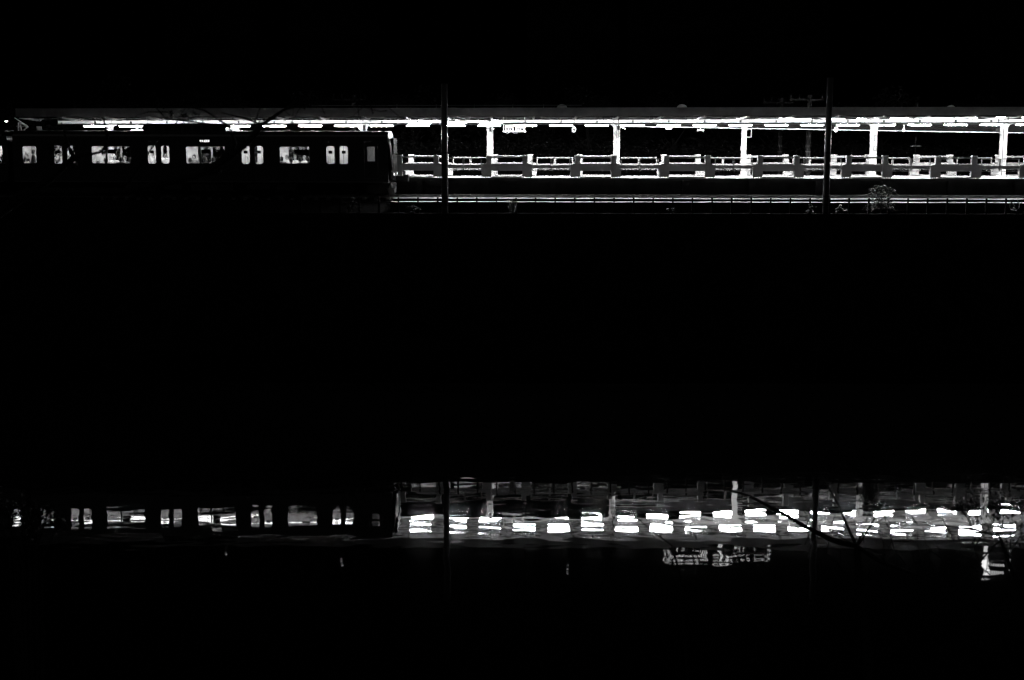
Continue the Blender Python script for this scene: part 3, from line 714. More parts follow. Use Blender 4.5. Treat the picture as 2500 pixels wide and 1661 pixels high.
# sloped end truss at the left
e0, e1, e2, e3 = at(45, 300, 76.5), at(45, 323, 76.5), at(52, 324, 76.5), at(68, 309, 76.5); ee = at(36, 288, 75.0)
b = MB()
for p, q, r in ((e0,e1,0.05),(e1,e2,0.04),(e2,e3,0.04),(e0,e3,0.035),(at(50,301,76.5),e2,0.03),(e3,at(40,309,76.5),0.03),(ee,e3,0.035)): b.tube([p, q], r, 4)
b.build('end_bracket', 'white_paint', cp)
# pipe along the roof top with stands, and domed roof lights
b = MB(); zp_ = zv(257.5, 75.0, 1250)
b.tube([(xu(760,75.0,258), 75.0, cz(zp_, -11)), (xu(1420,75.0,258), 75.0, cz(zp_, 4))], 0.018, 5)
b.build('roof_conduit', 'fascia', cp)
for u in (969, 1065, 1158, 1252, 1327): MB().tube([(xu(u,75.0,258), 75.0, ZE1-0.05), (xu(u,75.0,258), 75.0, cz(zp_, 0)+0.06)], 0.015, 5).build('conduit_stand', 'galvanised', cp)
for k, (u, w_) in enumerate(((1372, 0.29), (1665, 0.29), (2322, 0.22))):
    x = xu(u, 76.0, 262); zb_ = cz(zv(264, 76.0, u), 0)
    MB().lathe([(w_,-0.25),(w_,0.0),(w_*0.92,w_*0.28),(w_*0.72,w_*0.5),(w_*0.38,w_*0.66),(0.001,w_*0.72)], (x, 76.0, zb_), 18).build('roof_dome', 'dome', cp, smooth=True)

# columns
CU = [-37, 269, 578, 888, 1196.6, 1505.4, 1816.2, 2132.6, 2449.5]
for k, u in enumerate(CU):
    x = xu(u, YC, 345); lab = {4: 'white column beside the hanging departure monitors', 5: 'white column wrapped in cable and striped tape', 6: 'plain white column with a square pipe loop on its right', 7: 'white column with two small plates and taped edge', 8: 'white column with vertical lettering near the right edge'}.get(k, 'white platform column hidden behind the train, ' + ['leftmost', 'second from left', 'third from left', 'fourth from left'][min(k,3)])
    c = thing('platform_column', (x, YC, ZP), lab, 'column', 'canopy columns')
    wd = 0.17 if k != 6 else 0.125; zt_ = cz(gz0-0.003, x)
    b = MB(); b.box(x-wd, x+wd, YC-0.13, YC-0.115, ZP, zt_); b.box(x-wd, x+wd, YC+0.115, YC+0.13, ZP, zt_); b.box(x-0.008, x+0.008, YC-0.1149, YC+0.1149, ZP, zt_)
    if k in (4,): b.box(x-wd+0.001, x-wd+0.012, YC-0.1149, YC+0.1149, ZP, zt_)
    b.build('shaft', 'white_paint', c)
    h = 0.42
    for s in (-1, 1):
        if s > 0 and k == 4: continue
        poly = [(x+s*wd, zt_-h), (x+s*wd, zt_-0.002), (x+s*(wd+0.34), zt_-0.002)] + [(x+s*(wd+0.34*(1-math.sin(t))), zt_-h+(h-0.06)*(1-math.cos(t)) if False else zt_-0.06-(h-0.06)*(1-math.cos(math.pi/2-t))) for t in [R(a) for a in (0, 30, 60, 90)]]
        MB().prism([(x+s*wd, zt_-h), (x+s*wd, zt_-0.002), (x+s*(wd+0.3), zt_-0.002), (x+s*(wd+0.3), zt_-0.05), (x+s*(wd+0.12), zt_-0.12), (x+s*(wd+0.03), zt_-0.25)], YC-0.11, YC-0.09).build('bracket', 'white_paint', c)
    MB().box(x-wd-0.08, x+wd+0.08, YC-0.2, YC+0.2, ZP, ZP+0.1).build('base_shoe', 'white_paint', c)
    if k == 5:                                   # tape stripes and cables
        for q in range(6):
            zz = zv(330, YC, u)+0.12-q*0.075
            MB().prism([(x-wd-0.004, zz), (x+wd+0.004, zz+0.17), (x+wd+0.004, zz+0.205), (x-wd-0.004, zz+0.035)], YC-0.137, YC-0.131).build('stripe', 'black', c)
        MB().tube([(x-0.02, YC-0.15, zt_), (x-0.03, YC-0.15, ZP+1.9), (x-0.02, YC-0.15, ZP+0.6)], 0.012, 5).build('cable', 'black', c)
        MB().tube([(x+0.12, YC-0.16, zt_), (x+0.08, YC-0.16, ZP+2.1), (x-0.17, YC-0.16, ZP+1.55)], 0.011, 5).build('cable', 'black', c)
        for q in range(4): MB().box(x+0.03, x+0.11, YC-0.136, YC-0.132, ZP+1.2+q*0.2, ZP+1.222+q*0.2).build('label_strip', 'black', c)
    if k == 6:
        lp = MB(); xx = x+wd; z0_, z1_ = zv(335, YC, u), zv(316, YC, u); lp.tube([(xx, YC, z1_), (xx+0.28, YC, z1_), (xx+0.28, YC, z0_), (xx, YC, z0_)], 0.03, 4); lp.build('pipe_loop', 'white_paint', c)
        MB().box(x-wd-0.05, x-wd, YC-0.1, YC, zv(368,YC,u), zv(357,YC,u)).build('switch_box', 'white_paint', c)
    if k == 7:
        for va_, vb_, gr in ((331, 345, 'poster'), (356, 368, 'poster')):
            f = MB().box(x+0.0, x+0.15, YC-0.15, YC-0.131, zv(vb_,YC,u), zv(va_,YC,u)).build('plate', 'black', c)
            MB().box(x+0.02, x+0.13, YC-0.153, YC-0.1505, zv(vb_-1.5,YC,u), zv(va_+1.5,YC,u)).build('plate_face', gr, f)
            MB().box(x+0.06, x+0.08, YC-0.155, YC-0.1535, zv(vb_-4,YC,u), zv(va_+4,YC,u)).build('lettering', 'black', f)
        for q in range(5):
            zz = zv(343, YC, u)+q*0.1; MB().prism([(x-wd-0.002, zz+0.09), (x-0.09, zz), (x-0.09, zz+0.03), (x-wd-0.002, zz+0.12)], YC-0.137, YC-0.131).build('stripe', 'black', c)
        MB().tube([(x-0.03, YC-0.145, zt_-0.1), (x-0.02, YC-0.145, ZP+0.3)], 0.01, 5).build('cable', 'dark_metal', c)
    if k == 8:
        MB().box(x-0.075, x-0.035, YC-0.136, YC-0.131, ZP+0.1, zt_-0.35).build('cable_duct', 'black', c)
        t_ = text_mesh('lettering', 'い\nち\nが\nや', 0.17, 'black', c, (0,0,0)); t_.location = (0.06, -0.1325, zv(386,YC,u)-ZP)

# ------------------------------------------------------------------ lamps
YL1 = 74.4
def lamp(x, y, z, label, group):
    o = thing('tube_lamp', (x, y, z), label, 'lamp', group)
    hs = MB().box(x-0.64, x+0.64, y-0.055, y+0.055, z+0.052, z+0.085).build('housing', 'white_paint', o)
    for s in (-1, 1):
        MB().prism([(y+s*0.0555, z+0.066), (y+s*0.13, z+0.034), (y+s*0.13, z+0.039), (y+s*0.0555, z+0.078)], x-0.64, x+0.64, 'x').build('reflector_wing', 'grey_paint', hs)
    MB().tube([(x-0.60, y-0.028, z), (x+0.60, y-0.028, z)], 0.022, 8).build('tube', 'tube', o, smooth=True)
    MB().tube([(x-0.60, y+0.028, z), (x+0.60, y+0.028, z)], 0.022, 8).build('tube', 'tube', o, smooth=True)
    for s in (-1, 1): MB().box(x+s*0.62-0.018, x+s*0.62+0.018, y-0.054, y+0.054, z-0.03, z+0.0515).build('socket', 'white_paint', o)
    MB().box(x-0.05, x+0.05, y-0.04, y+0.04, z+0.16, z+0.27).build('hanger_box', 'dark_metal', o)
    return o
P1 = 87.35*(YL1*math.cos(PITCH))/FPX
x0_ = xu(932.5, YL1, 306); zl0 = zv(307.2, YL1, 1250)
l0 = lamp(x0_, YL1, cz(zl0, x0_), 'tube lamp right above the train front in the near row', 'near row of tube lamps')
LAMPS1 = []
for k in range(-8, 20):
    x = x0_+k*P1; LAMPS1.append(x)
    if k == 0: continue
    lab = f'near row tube lamp, {ORD[abs(k)-1]} {"right" if k > 0 else "left"} of the one above the train front'
    dup(l0, (x, YL1, cz(zl0, x)), lab)
lr = thing('lamp_rail', (0, YL1, zl0), 'dark steel rail that carries the near row of tube lamps', 'rail')
sweep(MB(), [(YL1-0.04, zl0+0.088), (YL1+0.04, zl0+0.088), (YL1+0.04, zl0+0.145), (YL1-0.04, zl0+0.145)], XC0+2.0, XC1).build('channel', 'dark_metal', lr)
for x in LAMPS1:
    MB().tube([(x+0.9, YL1, cz(zl0+0.14, x)), (x+0.9, YL1, cz(ZE0+0.02, x))], 0.012, 5).build('hanger_rod', 'dark_metal', lr)
b = MB(); 
for k in range(0, 20): b.box(x0_+k*P1+0.66, x0_+(k+1)*P1-0.66, YL1-0.03, YL1+0.03, cz(zl0+0.055, x0_+k*P1), cz(zl0+0.084, x0_+k*P1))
b.build('trunking', 'white_paint', lr)
def zl2(x): return cz(zl0+0.17, x)+0.009*(x+5)
x = xu(1028, yl2(-5), 1265)*1.0; P2 = 1.977; ang2 = math.atan(0.10); k = 0
x = -5.15
while x < 34:
    y = yl2(x); o = dup(l0, (x, y, zl2(x)), f'tube lamp of the far row beyond the columns, {ORD[k]} from the train'); o['group'] = 'far row of tube lamps'; o.rotation_euler.z = ang2
    x += P2*math.cos(ang2); k += 1

# ------------------------------------------------------------------ things hanging under the canopy
def zc(v, Y, u): return zv(v, Y, u)
YM = 75.4
mo = thing('departure_monitors', (xu(1256,YM), YM, zc(322,YM,1256)), 'pair of hanging departure monitors on a bracket beside the first free column', 'monitor')
fr = MB(); x0m, x1m = xu(1227,YM,320), xu(1284.5,YM,320); zb_, zt_ = zc(322.5,YM,1256), zc(305,YM,1256)
fr.box(x0m, x1m, YM-0.06, YM+0.2, zb_, zb_+0.05); fr.box(x0m+0.04, x0m+0.08, YM-0.03, YM+0.03, zb_+0.05, cz(ZE0,0)); fr.box(x1m-0.10, x1m-0.06, YM-0.03, YM+0.03, zb_+0.05, cz(ZE0,0)); fr.build('bracket', 'white_paint', mo)
for ua, ub in ((1233.5, 1253.5), (1258, 1281)):
    xa, xb = xu(ua,YM,312), xu(ub,YM,312); bx_ = MB().box(xa, xb, YM, YM+0.18, zb_+0.055, zt_+0.03).build('monitor_case', 'white_paint', mo)
    MB().box(xa+0.03, xb-0.05, YM-0.006, YM-0.001, zb_+0.08, zb_+0.21).build('screen', 'black', bx_)
    for q in range(3): MB().box(xa+0.05+q*0.1, xa+0.11+q*0.1, YM-0.009, YM-0.007, zb_+0.11, zb_+0.17).build('digits', 'poster_grey', bx_)
MB().tube([at(1234,322,YM), at(1238,327,YM), at(1242,324,YM), at(1247,321,YM)], 0.02, 5).build('cable', 'grey_paint', mo)
MB().tube([at(1250,323,YM), at(1256,326,YM), at(1264,325,YM)], 0.01, 5).build('cable', 'grey_paint', mo)
def simple(name, pts_parts, base, label, cat):
    o = thing(name, base, label, cat)
    for nm, mb, mt in pts_parts: mb.build(nm, mt, o)
    return o
for u, ul, lab in ((1401.5, 1, 'white ring mirror hanging on a dark rod left of the cable-wrapped column'), (2041, 2, 'white ring mirror hanging on a rod beside the right hand dark pole')):
    Y = 75.3; c = at(u, 316.5, Y); n = 14
    rg = MB().tube([c+Vector((0.085*math.cos(2*math.pi*q/n), 0, 0.13*math.sin(2*math.pi*q/n))) for q in range(n+1)], 0.028, 6)
    rod = MB().tube([c+Vector((0,0,0.13)), Vector((c.x, Y, cz(ZE0+0.02, c.x)))], 0.018, 6)
    simple('ring_mirror', [('ring', rg, 'white_paint'), ('rod', rod, 'dark_metal')], c, lab, 'mirror')
c = at(1632.5, 312.5, 75.3)
simple('junction_box', [('case', MB().box(c.x-0.16, c.x+0.16, 75.2, 75.35, c.z-0.085, c.z+0.085), 'white_paint'), ('bracket', MB().tube([c+Vector((-0.1,0,0.08)), c+Vector((-0.22,0,0.2))], 0.015, 5), 'white_paint')], c, 'small white box hanging between the taped and the plain column', 'box')
c = at(1710, 318, 75.3)
simple('twin_loudspeaker', [('stem', MB().tube([c+Vector((0,0,0.03)), c+Vector((0,0,0.26))], 0.022, 6), 'white_paint'), ('left_horn', MB().tube([c, c+Vector((-0.09,-0.03,-0.01)), c+Vector((-0.17,-0.06,0.0))], [0.03,0.045,0.065], 8), 'white_paint'), ('right_horn', MB().tube([c, c+Vector((0.09,-0.03,0.0)), c+Vector((0.17,-0.06,-0.03))], [0.03,0.045,0.065], 8), 'white_paint')], c, 'twin loudspeaker on a short stem left of the plain white column', 'loudspeaker')
c = at(2206.5, 317, 75.3)
simple('bell_loudspeaker', [('horn', MB().lathe([(0.085,-0.08),(0.095,-0.05),(0.06,0.02),(0.03,0.10),(0.012,0.13)], c, 12), 'white_paint'), ('stem', MB().tube([c+Vector((0,0,0.12)), c+Vector((0,0,0.30))], 0.01, 6), 'white_paint'), ('clapper', MB().lathe([(0.0,-0.13),(0.025,-0.12),(0.025,-0.09),(0,-0.085)], c, 8), 'white_paint')], c, 'small white bell shaped loudspeaker hanging right of the plated column', 'loudspeaker')
for u, v, lab in ((1197.5, 316, 'black surveillance camera in front of the column beside the monitors'), (1510, 312, 'black surveillance camera at the top of the taped column'), (2437, 318, 'black surveillance camera at the top of the lettered column')):
    Y = 75.9; c = at(u, v, Y)
    simple('surveillance_camera', [('camera_body', MB().box(c.x-0.07, c.x+0.07, Y-0.1, Y+0.15, c.z-0.13, c.z+0.10), 'black'), ('arm', MB().tube([c+Vector((0,0,0.1)), Vector((c.x, Y, cz(ZE0, c.x)))], 0.03, 6), 'black'), ('hood', MB().prism([(c.x+0.03,c.z-0.02),(c.x+0.22,c.z+0.02),(c.x+0.22,c.z+0.04),(c.x+0.03,c.z+0.10)], Y-0.05, Y+0.1), 'white_paint')], c, lab, 'camera')
c = at(1524, 314, 75.4)
simple('hook_lamp', [('hook', MB().tube([c+Vector((-0.08,0,0.02)), c+Vector((0.0,0,0.03)), c+Vector((0.04,0,0.0)), c+Vector((0.05,0,-0.08))], 0.025, 6), 'white_paint'), ('clamp', MB().box(c.x-0.11, c.x-0.07, 75.36, 75.44, c.z, c.z+0.2), 'white_paint')], c, 'small white bent pipe hanging right of the taped column', 'pipe')
c = at(335, 318, 75.4)
simple('track_sign', [('plate', MB().box(c.x-0.33, c.x+0.33, 75.35, 75.42, c.z-0.03, c.z+0.05), 'white_paint'), ('stem', MB().box(c.x-0.06, c.x+0.04, 75.36, 75.41, c.z+0.051, c.z+0.3), 'white_paint')], c, 'white hanging sign edge above the train beside the roof unit', 'sign')
c = at(96, 315, 76.0)
simple('hanging_sign', [('plate', MB().box(c.x-0.14, c.x+0.14, 75.97, 76.03, c.z-0.14, c.z+0.14), 'grey_paint'), ('ledge', MB().box(c.x-0.17, c.x+0.16, 75.95, 76.05, c.z-0.2, c.z-0.141), 'white_paint')], c, 'small grey hanging box under the left end of the canopy', 'sign')
c = at(880, 311, 75.2)
simple('bracket_camera', [('arm', MB().prism([(c.x-0.2,c.z+0.08),(c.x-0.08,c.z-0.13),(c.x+0.02,c.z-0.13),(c.x+0.02,c.z-0.05),(c.x-0.1,c.z+0.12)], 75.15, 75.2), 'white_paint'), ('case', MB().box(c.x+0.14, c.x+0.28, 75.1, 75.3, c.z-0.2, c.z+0.12), 'black'), ('strut', MB().tube([(c.x, 75.2, c.z-0.05), (c.x-0.1, 75.2, cz(ZE0, c.x))], 0.025, 5), 'grey_paint')], c, 'bracket with a black camera above the train roof near its front', 'camera')
for q, (u, v) in enumerate(((15.5, 296.5), (16.5, 324))):
    c = at(u, v, 84); MB().lathe([(0.001,-0.04),(0.07,-0.03),(0.09,0.0),(0.07,0.03),(0.001,0.04)], c, 10).build('distant_street_lamp', 'distant_lamp', base=c, label=['upper of two small bright lamps left of the canopy end', 'lower of two small bright lamps left of the canopy end'][q], cat='lamp', group='lamps beyond the canopy end')

# ------------------------------------------------------------------ poles and masts
for u, ub, vtop, rr, lab, Y in ((1086.3, 1086.3, 205, 0.168, 'tall dark utility pole on the wall just right of the train front', 68.2), (2025, 2016, 190, 0.165, 'tall dark utility pole on the wall in the right part', 68.2)):
    x = xu(ub, Y, 500); zt_ = zv(vtop, Y, u)
    o = thing('utility_pole', (x, Y, ZWT-0.3), lab, 'pole', 'dark poles on the wall')
    MB().tube([(x, Y, ZWT-0.3), (x, Y, zt_)], [rr, rr*0.94], 16).build('shaft', 'pole', o, smooth=True)
    for v in (375, 481, 502): MB().tube([(x, Y, zv(v,Y,ub)), (x, Y, zv(v,Y,ub)+0.05)], rr*1.03, 16).build('band', 'black', o)
    for q in range(5): MB().tube([(x+rr*0.9, Y, zv(235,Y,ub)-q*0.45), (x+rr*0.9+0.12*(1 if q % 2 else -1)*0+0.09, Y, zv(235,Y,ub)-q*0.45)], 0.012, 5).build('step_bolt', 'dark_metal', o)
for u, Y, rr, vt, lab in ((1973, 84.5, 0.17, 232, 'grey concrete mast with crossarm standing behind the platform at the right'), (1904, 92, 0.16, 240, 'dim thin mast behind the platform left of the concrete mast'), (865, 84, 0.15, 232, 'dim mast with a box above the canopy over the train'), (2235, 88, 0.05, 250, 'thin steel pole behind the platform between the two right columns')):
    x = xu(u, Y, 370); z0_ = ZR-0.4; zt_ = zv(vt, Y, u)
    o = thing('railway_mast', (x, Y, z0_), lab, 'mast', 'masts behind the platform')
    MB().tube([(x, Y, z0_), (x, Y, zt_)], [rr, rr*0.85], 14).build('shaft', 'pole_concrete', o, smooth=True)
    if rr > 0.1:
        MB().box(x-1.3, x+0.8, Y-0.22, Y-0.19, zt_-0.35, zt_-0.25).build('crossarm', 'black', o)
        for dx_ in (-1.2, -0.7, 0.7): MB().lathe([(0.03,0),(0.07,0.05),(0.03,0.09),(0.07,0.14),(0.03,0.18),(0.05,0.25),(0.01,0.3)], (x+dx_, Y-0.2, zt_-0.25), 8).build('insulator', 'black', o)
        for v in (335, 358, 372): MB().tube([(x, Y, zv(v,Y,u)), (x, Y, zv(v,Y,u)+0.06)], rr*1.06, 14).build('band', 'dark_metal', o)
        MB().box(x-0.2, x+0.2, Y-0.4, Y-0.19, zt_-1.3, zt_-0.8).build('transformer_box', 'grey_paint', o)
    else:
        MB().box(x-0.35, x+0.35, Y-0.08, Y+0.08, zv(358,Y,u), zv(356,Y,u)).build('bracket_lamp', 'grey_paint', o)

# ------------------------------------------------------------------ vegetation
def leaf_cloud(n, rx, ry, rz, size, seed, clumps=26):
    rnd = random.Random(seed); b = MB(); cs = []
    for k in range(clumps):
        a = rnd.random()*6.283; t = rnd.uniform(-1, 1); r = rnd.uniform(0.45, 1)**0.5
        cs.append((rx*r*math.cos(a)*math.sqrt(1-t*t), ry*r*math.sin(a)*math.sqrt(1-t*t), rz*t*r, rnd.uniform(0.22, 0.42)))
    for k in range(n):
        c = rnd.choice(cs); d = Vector((rnd.gauss(0,1), rnd.gauss(0,1), rnd.gauss(0,1))).normalized()*rnd.random()**0.4
        p = Vector((c[0]+d.x*rx*c[3], c[1]+d.y*ry*c[3], c[2]+d.z*rz*c[3]))
        a = Vector((rnd.gauss(0,1), rnd.gauss(0,1), rnd.gauss(0,0.5))).normalized()*size*rnd.uniform(0.6,1.3)
        e = a.cross(Vector((rnd.gauss(0,1), rnd.gauss(0,1), rnd.gauss(0,1)))).normalized()*size*0.4
        b.quad(p-a, p+e, p+a, p-e)
    return b
crowns = [leaf_cloud(4200, 4.6, 4.0, 3.6, 0.20, 11), leaf_cloud(4200, 4.2, 3.8, 3.3, 0.20, 12)]
cm = []
for k, c_ in enumerate(crowns):
    o = c_.build('crown', 'leaf'); cm.append(o.data); bpy.data.objects.remove(o)
NT = 12; far_rnd = random.Random(4)
TX = [-46, -38, -31, -23, -16, -8, -1, 6, 13, 21, 29, 37, 45]
for k, x in enumerate(TX):
    y = 107 + far_rnd.uniform(-2.5, 4); h = far_rnd.uniform(9.8, 11.2)
    side = f'{ORD[k]} from the left in the row' 
    o = thing('background_tree', (x, y, 7.0), f'dark leafy tree on the slope behind the platform, {side}', 'tree', 'trees behind the platform')
    tk = MB().tube([(x, y, 6.5), (x+0.2, y, 9.0), (x-0.1, y, h+0.5)], [0.28, 0.22, 0.12], 8)
    for q in range(5):
        a = q*1.3; tk.tube([(x, y, 8.6+q*0.3), (x+1.6*math.cos(a), y+1.4*math.sin(a), 10+q*0.3)], [0.09, 0.04], 5)
    tk.build('trunk', 'bark', o)
    c = bpy.data.objects.new('crown', cm[k % 2]); COL.objects.link(c); c.parent = o; c.location = (0, 0, h-7.0); c.rotation_euler.z = k*1.9; c.scale = (1, 1, far_rnd.uniform(0.85, 1.0))
# hedge slope under the trees
b = leaf_cloud(16000, 46, 1.6, 1.6, 0.17, 21, clumps=260)
hb = MB(); hb.v = [(x_, y_+98+0.03*x_, z_+8.6) for x_, y_, z_ in b.v]; hb.f = b.f
hb.build('undergrowth', 'leaf', kind='stuff', label='dark undergrowth on the slope behind the platform', cat='undergrowth')

def weed(u, vtop, Y, w_, h_, n, lab, style, seed, mt='weed'):
    rnd = random.Random(seed); base = at(u, 520, Y); zb_ = base.z
    o = thing('weed' if style == 'grass' else 'shrub', (base.x, Y, zb_), lab, 'plant', 'plants on the wall')
    b = MB(); st = MB()
    if style == 'grass':
        for k in range(n):
            a = rnd.random()*6.283; l = h_*rnd.uniform(0.5, 1.05); sp = rnd.uniform(0.1, 1)*w_; p = Vector((base.x+rnd.gauss(0,0.07), Y+rnd.gauss(0,0.07), zb_)); d = Vector((math.cos(a), math.sin(a), 0)); s_ = Vector((-d.y, d.x, 0))*0.012
            q = p+d*sp*0.35+Vector((0,0,l*0.75)); t = p+d*sp+Vector((0,0,l*rnd.uniform(0.6,1.0)))
            b.quad(p-s_, p+s_, q+s_, q-s_); b.tri(q-s_, q+s_, t)
        b.build('blades', mt, o)
    else:
        for k in range(6):
            a = k*1.05+rnd.random(); tip = Vector((base.x+w_*0.8*math.cos(a), Y+w_*0.5*math.sin(a), zb_+h_*rnd.uniform(0.5,0.95)))
            st.tube([(base.x, Y, zb_), ((base.x*2+tip.x)/3+0.05, Y, zb_+h_*0.4), tip], [0.018, 0.012, 0.005], 5)
        st.build('stems', 'bark', o)
        nf = max(10, n//15)
        for k in range(nf):
            a = rnd.random()*6.283; hz = rnd.uniform(0.15, 0.98); ln = w_*rnd.uniform(0.5, 1.15)*(1.15-0.6*hz); up = rnd.uniform(0.0, 0.22)*h_
            p0 = Vector((base.x+rnd.gauss(0,0.12)*w_, Y+rnd.gauss(0,0.08)*w_, zb_+h_*hz*0.85)); d = Vector((math.cos(a), 0.6*math.sin(a), 0))
            for j in range(18):
                t = (j+0.5)/18; c = p0+d*ln*t+Vector((0,0,up*t-0.75*up*t*t*1.8-0.12*ln*t*t)); sg = 1 if j % 2 else -1
                e_ = (d.cross(Vector((0,0,1))).normalized()*sg*0.8+d*0.7+Vector((0,0,rnd.gauss(0,0.25)))).normalized()*rnd.uniform(0.07,0.14)*(1.15-0.6*t); s_ = e_.cross(Vector((0,0,1))).normalized()*0.036
                b.quad(c, c+e_*0.5+s_, c+e_, c+e_*0.5-s_)
        b.build('leaves', mt, o)
weed(1252, 487, 68.15, 0.55, 0.75, 130, 'pale grass clump on the wall below the departure monitors', 'grass', 31)
weed(1978, 494, 68.15, 0.38, 0.5, 260, 'small leafy weed on the wall just left of the right pole', 'leafy', 32, 'dim_weed')
weed(2052, 498, 68.15, 0.32, 0.5, 200, 'small leafy weed on the wall just right of the right pole', 'leafy', 33, 'dim_weed')
weed(2152, 440, 68.15, 0.95, 1.62, 2800, 'wide layered shrub on the wall in front of the fence at the right', 'leafy', 34, 'dim_weed')
weed(1640, 512, 68.1, 0.3, 0.3, 120, 'low trailing weed on the wall coping below the middle gates', 'leafy', 35, 'dim_weed')
weed(852, 478, 68.15, 0.6, 0.95, 500, 'dim shrub on the wall below the train cab', 'leafy', 36, 'dim_weed')
weed(1010, 540, 67.85, 0.55, 0.5, 260, 'dim creeper hanging at the wall top left of the first pole', 'leafy', 37, 'dim_weed')
weed(2470, 505, 68.1, 0.35, 0.6, 200, 'leafy weed on the wall at the right edge', 'leafy', 38, 'dim_weed')
MB().tube([at(2480,515,68.1), at(2488,508,68.1), at(2489,498,68.1), at(2484,489,68.1)], 0.014, 5).build('arching_stem', 'weed', base=at(2480,515,68.1), label='single arching stem below the fence at the right edge', cat='plant')

# trees on the near bank: their limbs stand dark in front of the view
def limb(b, pts, radii, n=6): b.tube(pts, radii, n)
def leaves_near(seed, centres, n, size):
    rnd = random.Random(seed); b = MB()
    for k in range(n):
        c, r = rnd.choice(centres); p = c + Vector((rnd.gauss(0,1), rnd.gauss(0,1), rnd.gauss(0,1)))*r*0.5
        a = Vector((rnd.gauss(0,1), rnd.gauss(0,1), rnd.gauss(0,1))).normalized()*size; e = a.cross(Vector((rnd.random(),rnd.random(),1))).normalized()*size*0.4
        b.quad(p-a, p+e, p+a, p-e)
    return b
Yn = 11.0
A = lambda u, v, Y=Yn: at(u, v, Y)
o = thing('bare_tree', (A(2100,1661).x, Yn, 2.0), 'dark bare branches of a bank tree in front of the reflection at right', 'tree', 'trees on the near bank')
b = MB()
hub = A(2092, 1335)
limb(b, [Vector((hub.x+0.3, Yn, 1.2)), A(2120,1600), A(2100,1450), hub], [0.0515, 0.0438, 0.0335, 0.0257], 8)
limb(b, [hub, A(2030,1318), A(1960,1283), A(1900,1248), A(1830,1212), A(1745,1188)], [0.0232, 0.0222, 0.0190, 0.0154, 0.0113, 0.0051])
limb(b, [hub, A(2075,1300), A(2048,1235), A(2020,1185), A(2005,1160)], [0.0154, 0.0123, 0.0103, 0.0072, 0.0031])
limb(b, [hub, A(2112,1306), A(2140,1258), A(2168,1216)], [0.0113, 0.0083, 0.0057, 0.0026])
limb(b, [hub, A(2100,1312), A(2106,1300)], [0.0154, 0.0113, 0.0051])
limb(b, [hub, A(2060,1316), A(2038,1306)], [0.0083, 0.0051, 0.0031])
limb(b, [hub, A(2150,1372), A(2240,1405), A(2330,1440)], [0.0206, 0.0180, 0.0144, 0.0077])
limb(b, [A(2480,1420), A(2440,1310), A(2380,1295), A(2310,1284), A(2240,1280)], [0.0206, 0.0103, 0.0062, 0.0051, 0.0020])
limb(b, [A(2330,1440), A(2430,1330), A(2480,1300)], [0.0103, 0.0062, 0.0031])
for (p, q) in (((1960,1283),(1925,1300)), ((1900,1248),(1870,1195)), ((2240,1280),(2200,1240)), ((2310,1284),(2275,1235)), ((2380,1295),(2360,1240)), ((2310,1284),(2330,1330)), ((2240,1405),(2215,1330)), ((2330,1440),(2290,1340)), ((2150,1372),(2180,1310)), ((2440,1310),(2400,1240)), ((2440,1310),(2450,1235))):
    limb(b, [A(*p), A((p[0]+q[0])/2+4, (p[1]+q[1])/2), A(*q)], [0.0051, 0.0036, 0.0016], 5)
tw = random.Random(77)
for k in range(46):
    u, v = tw.uniform(1950, 2490), tw.uniform(1290, 1420); a = R(tw.gauss(-92, 34)); P = [A(u, v)]
    for j in range(4):
        ln = tw.uniform(16, 34); a += R(tw.gauss(0, 16)); u += ln*math.cos(a); v += ln*math.sin(a); P.append(A(u, v, Yn+0.06*j))
    r_ = tw.uniform(0.0025, 0.0062); limb(b, P, [r_, r_*0.85, r_*0.65, r_*0.45, r_*0.25], 5)
b.build('trunk', 'bark', o)
leaves_near(51, [(A(2360,1238),0.10),(A(2385,1235),0.12),(A(2410,1245),0.12),(A(2440,1250),0.12),(A(2470,1265),0.16),(A(2490,1240),0.18),(A(2335,1235),0.06),(A(2485,1310),0.15),(A(2420,1235),0.12),(A(2462,1232),0.14)], 600, 0.020).build('crown', 'dark_leaf', o)
o = thing('twig_shrub', (A(1655,1661).x, Yn, 3.0), 'thin dark forked twig in front of the reflected lamps', 'shrub', 'trees on the near bank')
b = MB(); limb(b, [A(1680,1661), A(1660,1400), A(1640,1332), A(1590,1295), A(1552,1262)], [0.0132, 0.0106, 0.0079, 0.0053, 0.0026]); limb(b, [A(1618,1316), A(1600,1290), A(1576,1262)], [0.0046, 0.0040, 0.0020])
b.build('stem', 'bark', o)
Yn2 = 8.0
B = lambda u, v: at(u, v, Yn2)
o = thing('bare_tree', (B(-60,1400).x, Yn2, 5.0), 'dark blurred branches of a bank tree over the train at left', 'tree', 'trees on the near bank')
b = MB()
limb(b, [Vector((B(-160,900).x, Yn2, 3.0)), B(-150,900), B(-60,560), B(60,470)], [0.0720, 0.0576, 0.0360, 0.0216], 8)
limb(b, [B(-60,560), B(120,440), B(180,385), B(245,372)], [0.0324, 0.0216, 0.0173, 0.0072])
limb(b, [B(245,372), B(256,362), B(262,330), B(252,290)], [0.0144, 0.0115, 0.0101, 0.0043])
limb(b, [B(60,470), B(300,470), B(480,430), B(560,385), B(608,345), B(640,305), B(690,270), B(740,235)], [0.0288, 0.0252, 0.0230, 0.0216, 0.0187, 0.0144, 0.0086, 0.0036])
limb(b, [B(560,385), B(575,350), B(560,310), B(500,270), B(440,255)], [0.0130, 0.0101, 0.0072, 0.0058, 0.0029])
limb(b, [B(640,305), B(600,290), B(540,275)], [0.0086, 0.0065, 0.0029])
limb(b, [B(560,310), B(470,298), B(405,290), B(380,262)], [0.0079, 0.0072, 0.0058, 0.0029])
limb(b, [B(180,385), B(165,350), B(150,300)], [0.0115, 0.0086, 0.0036])
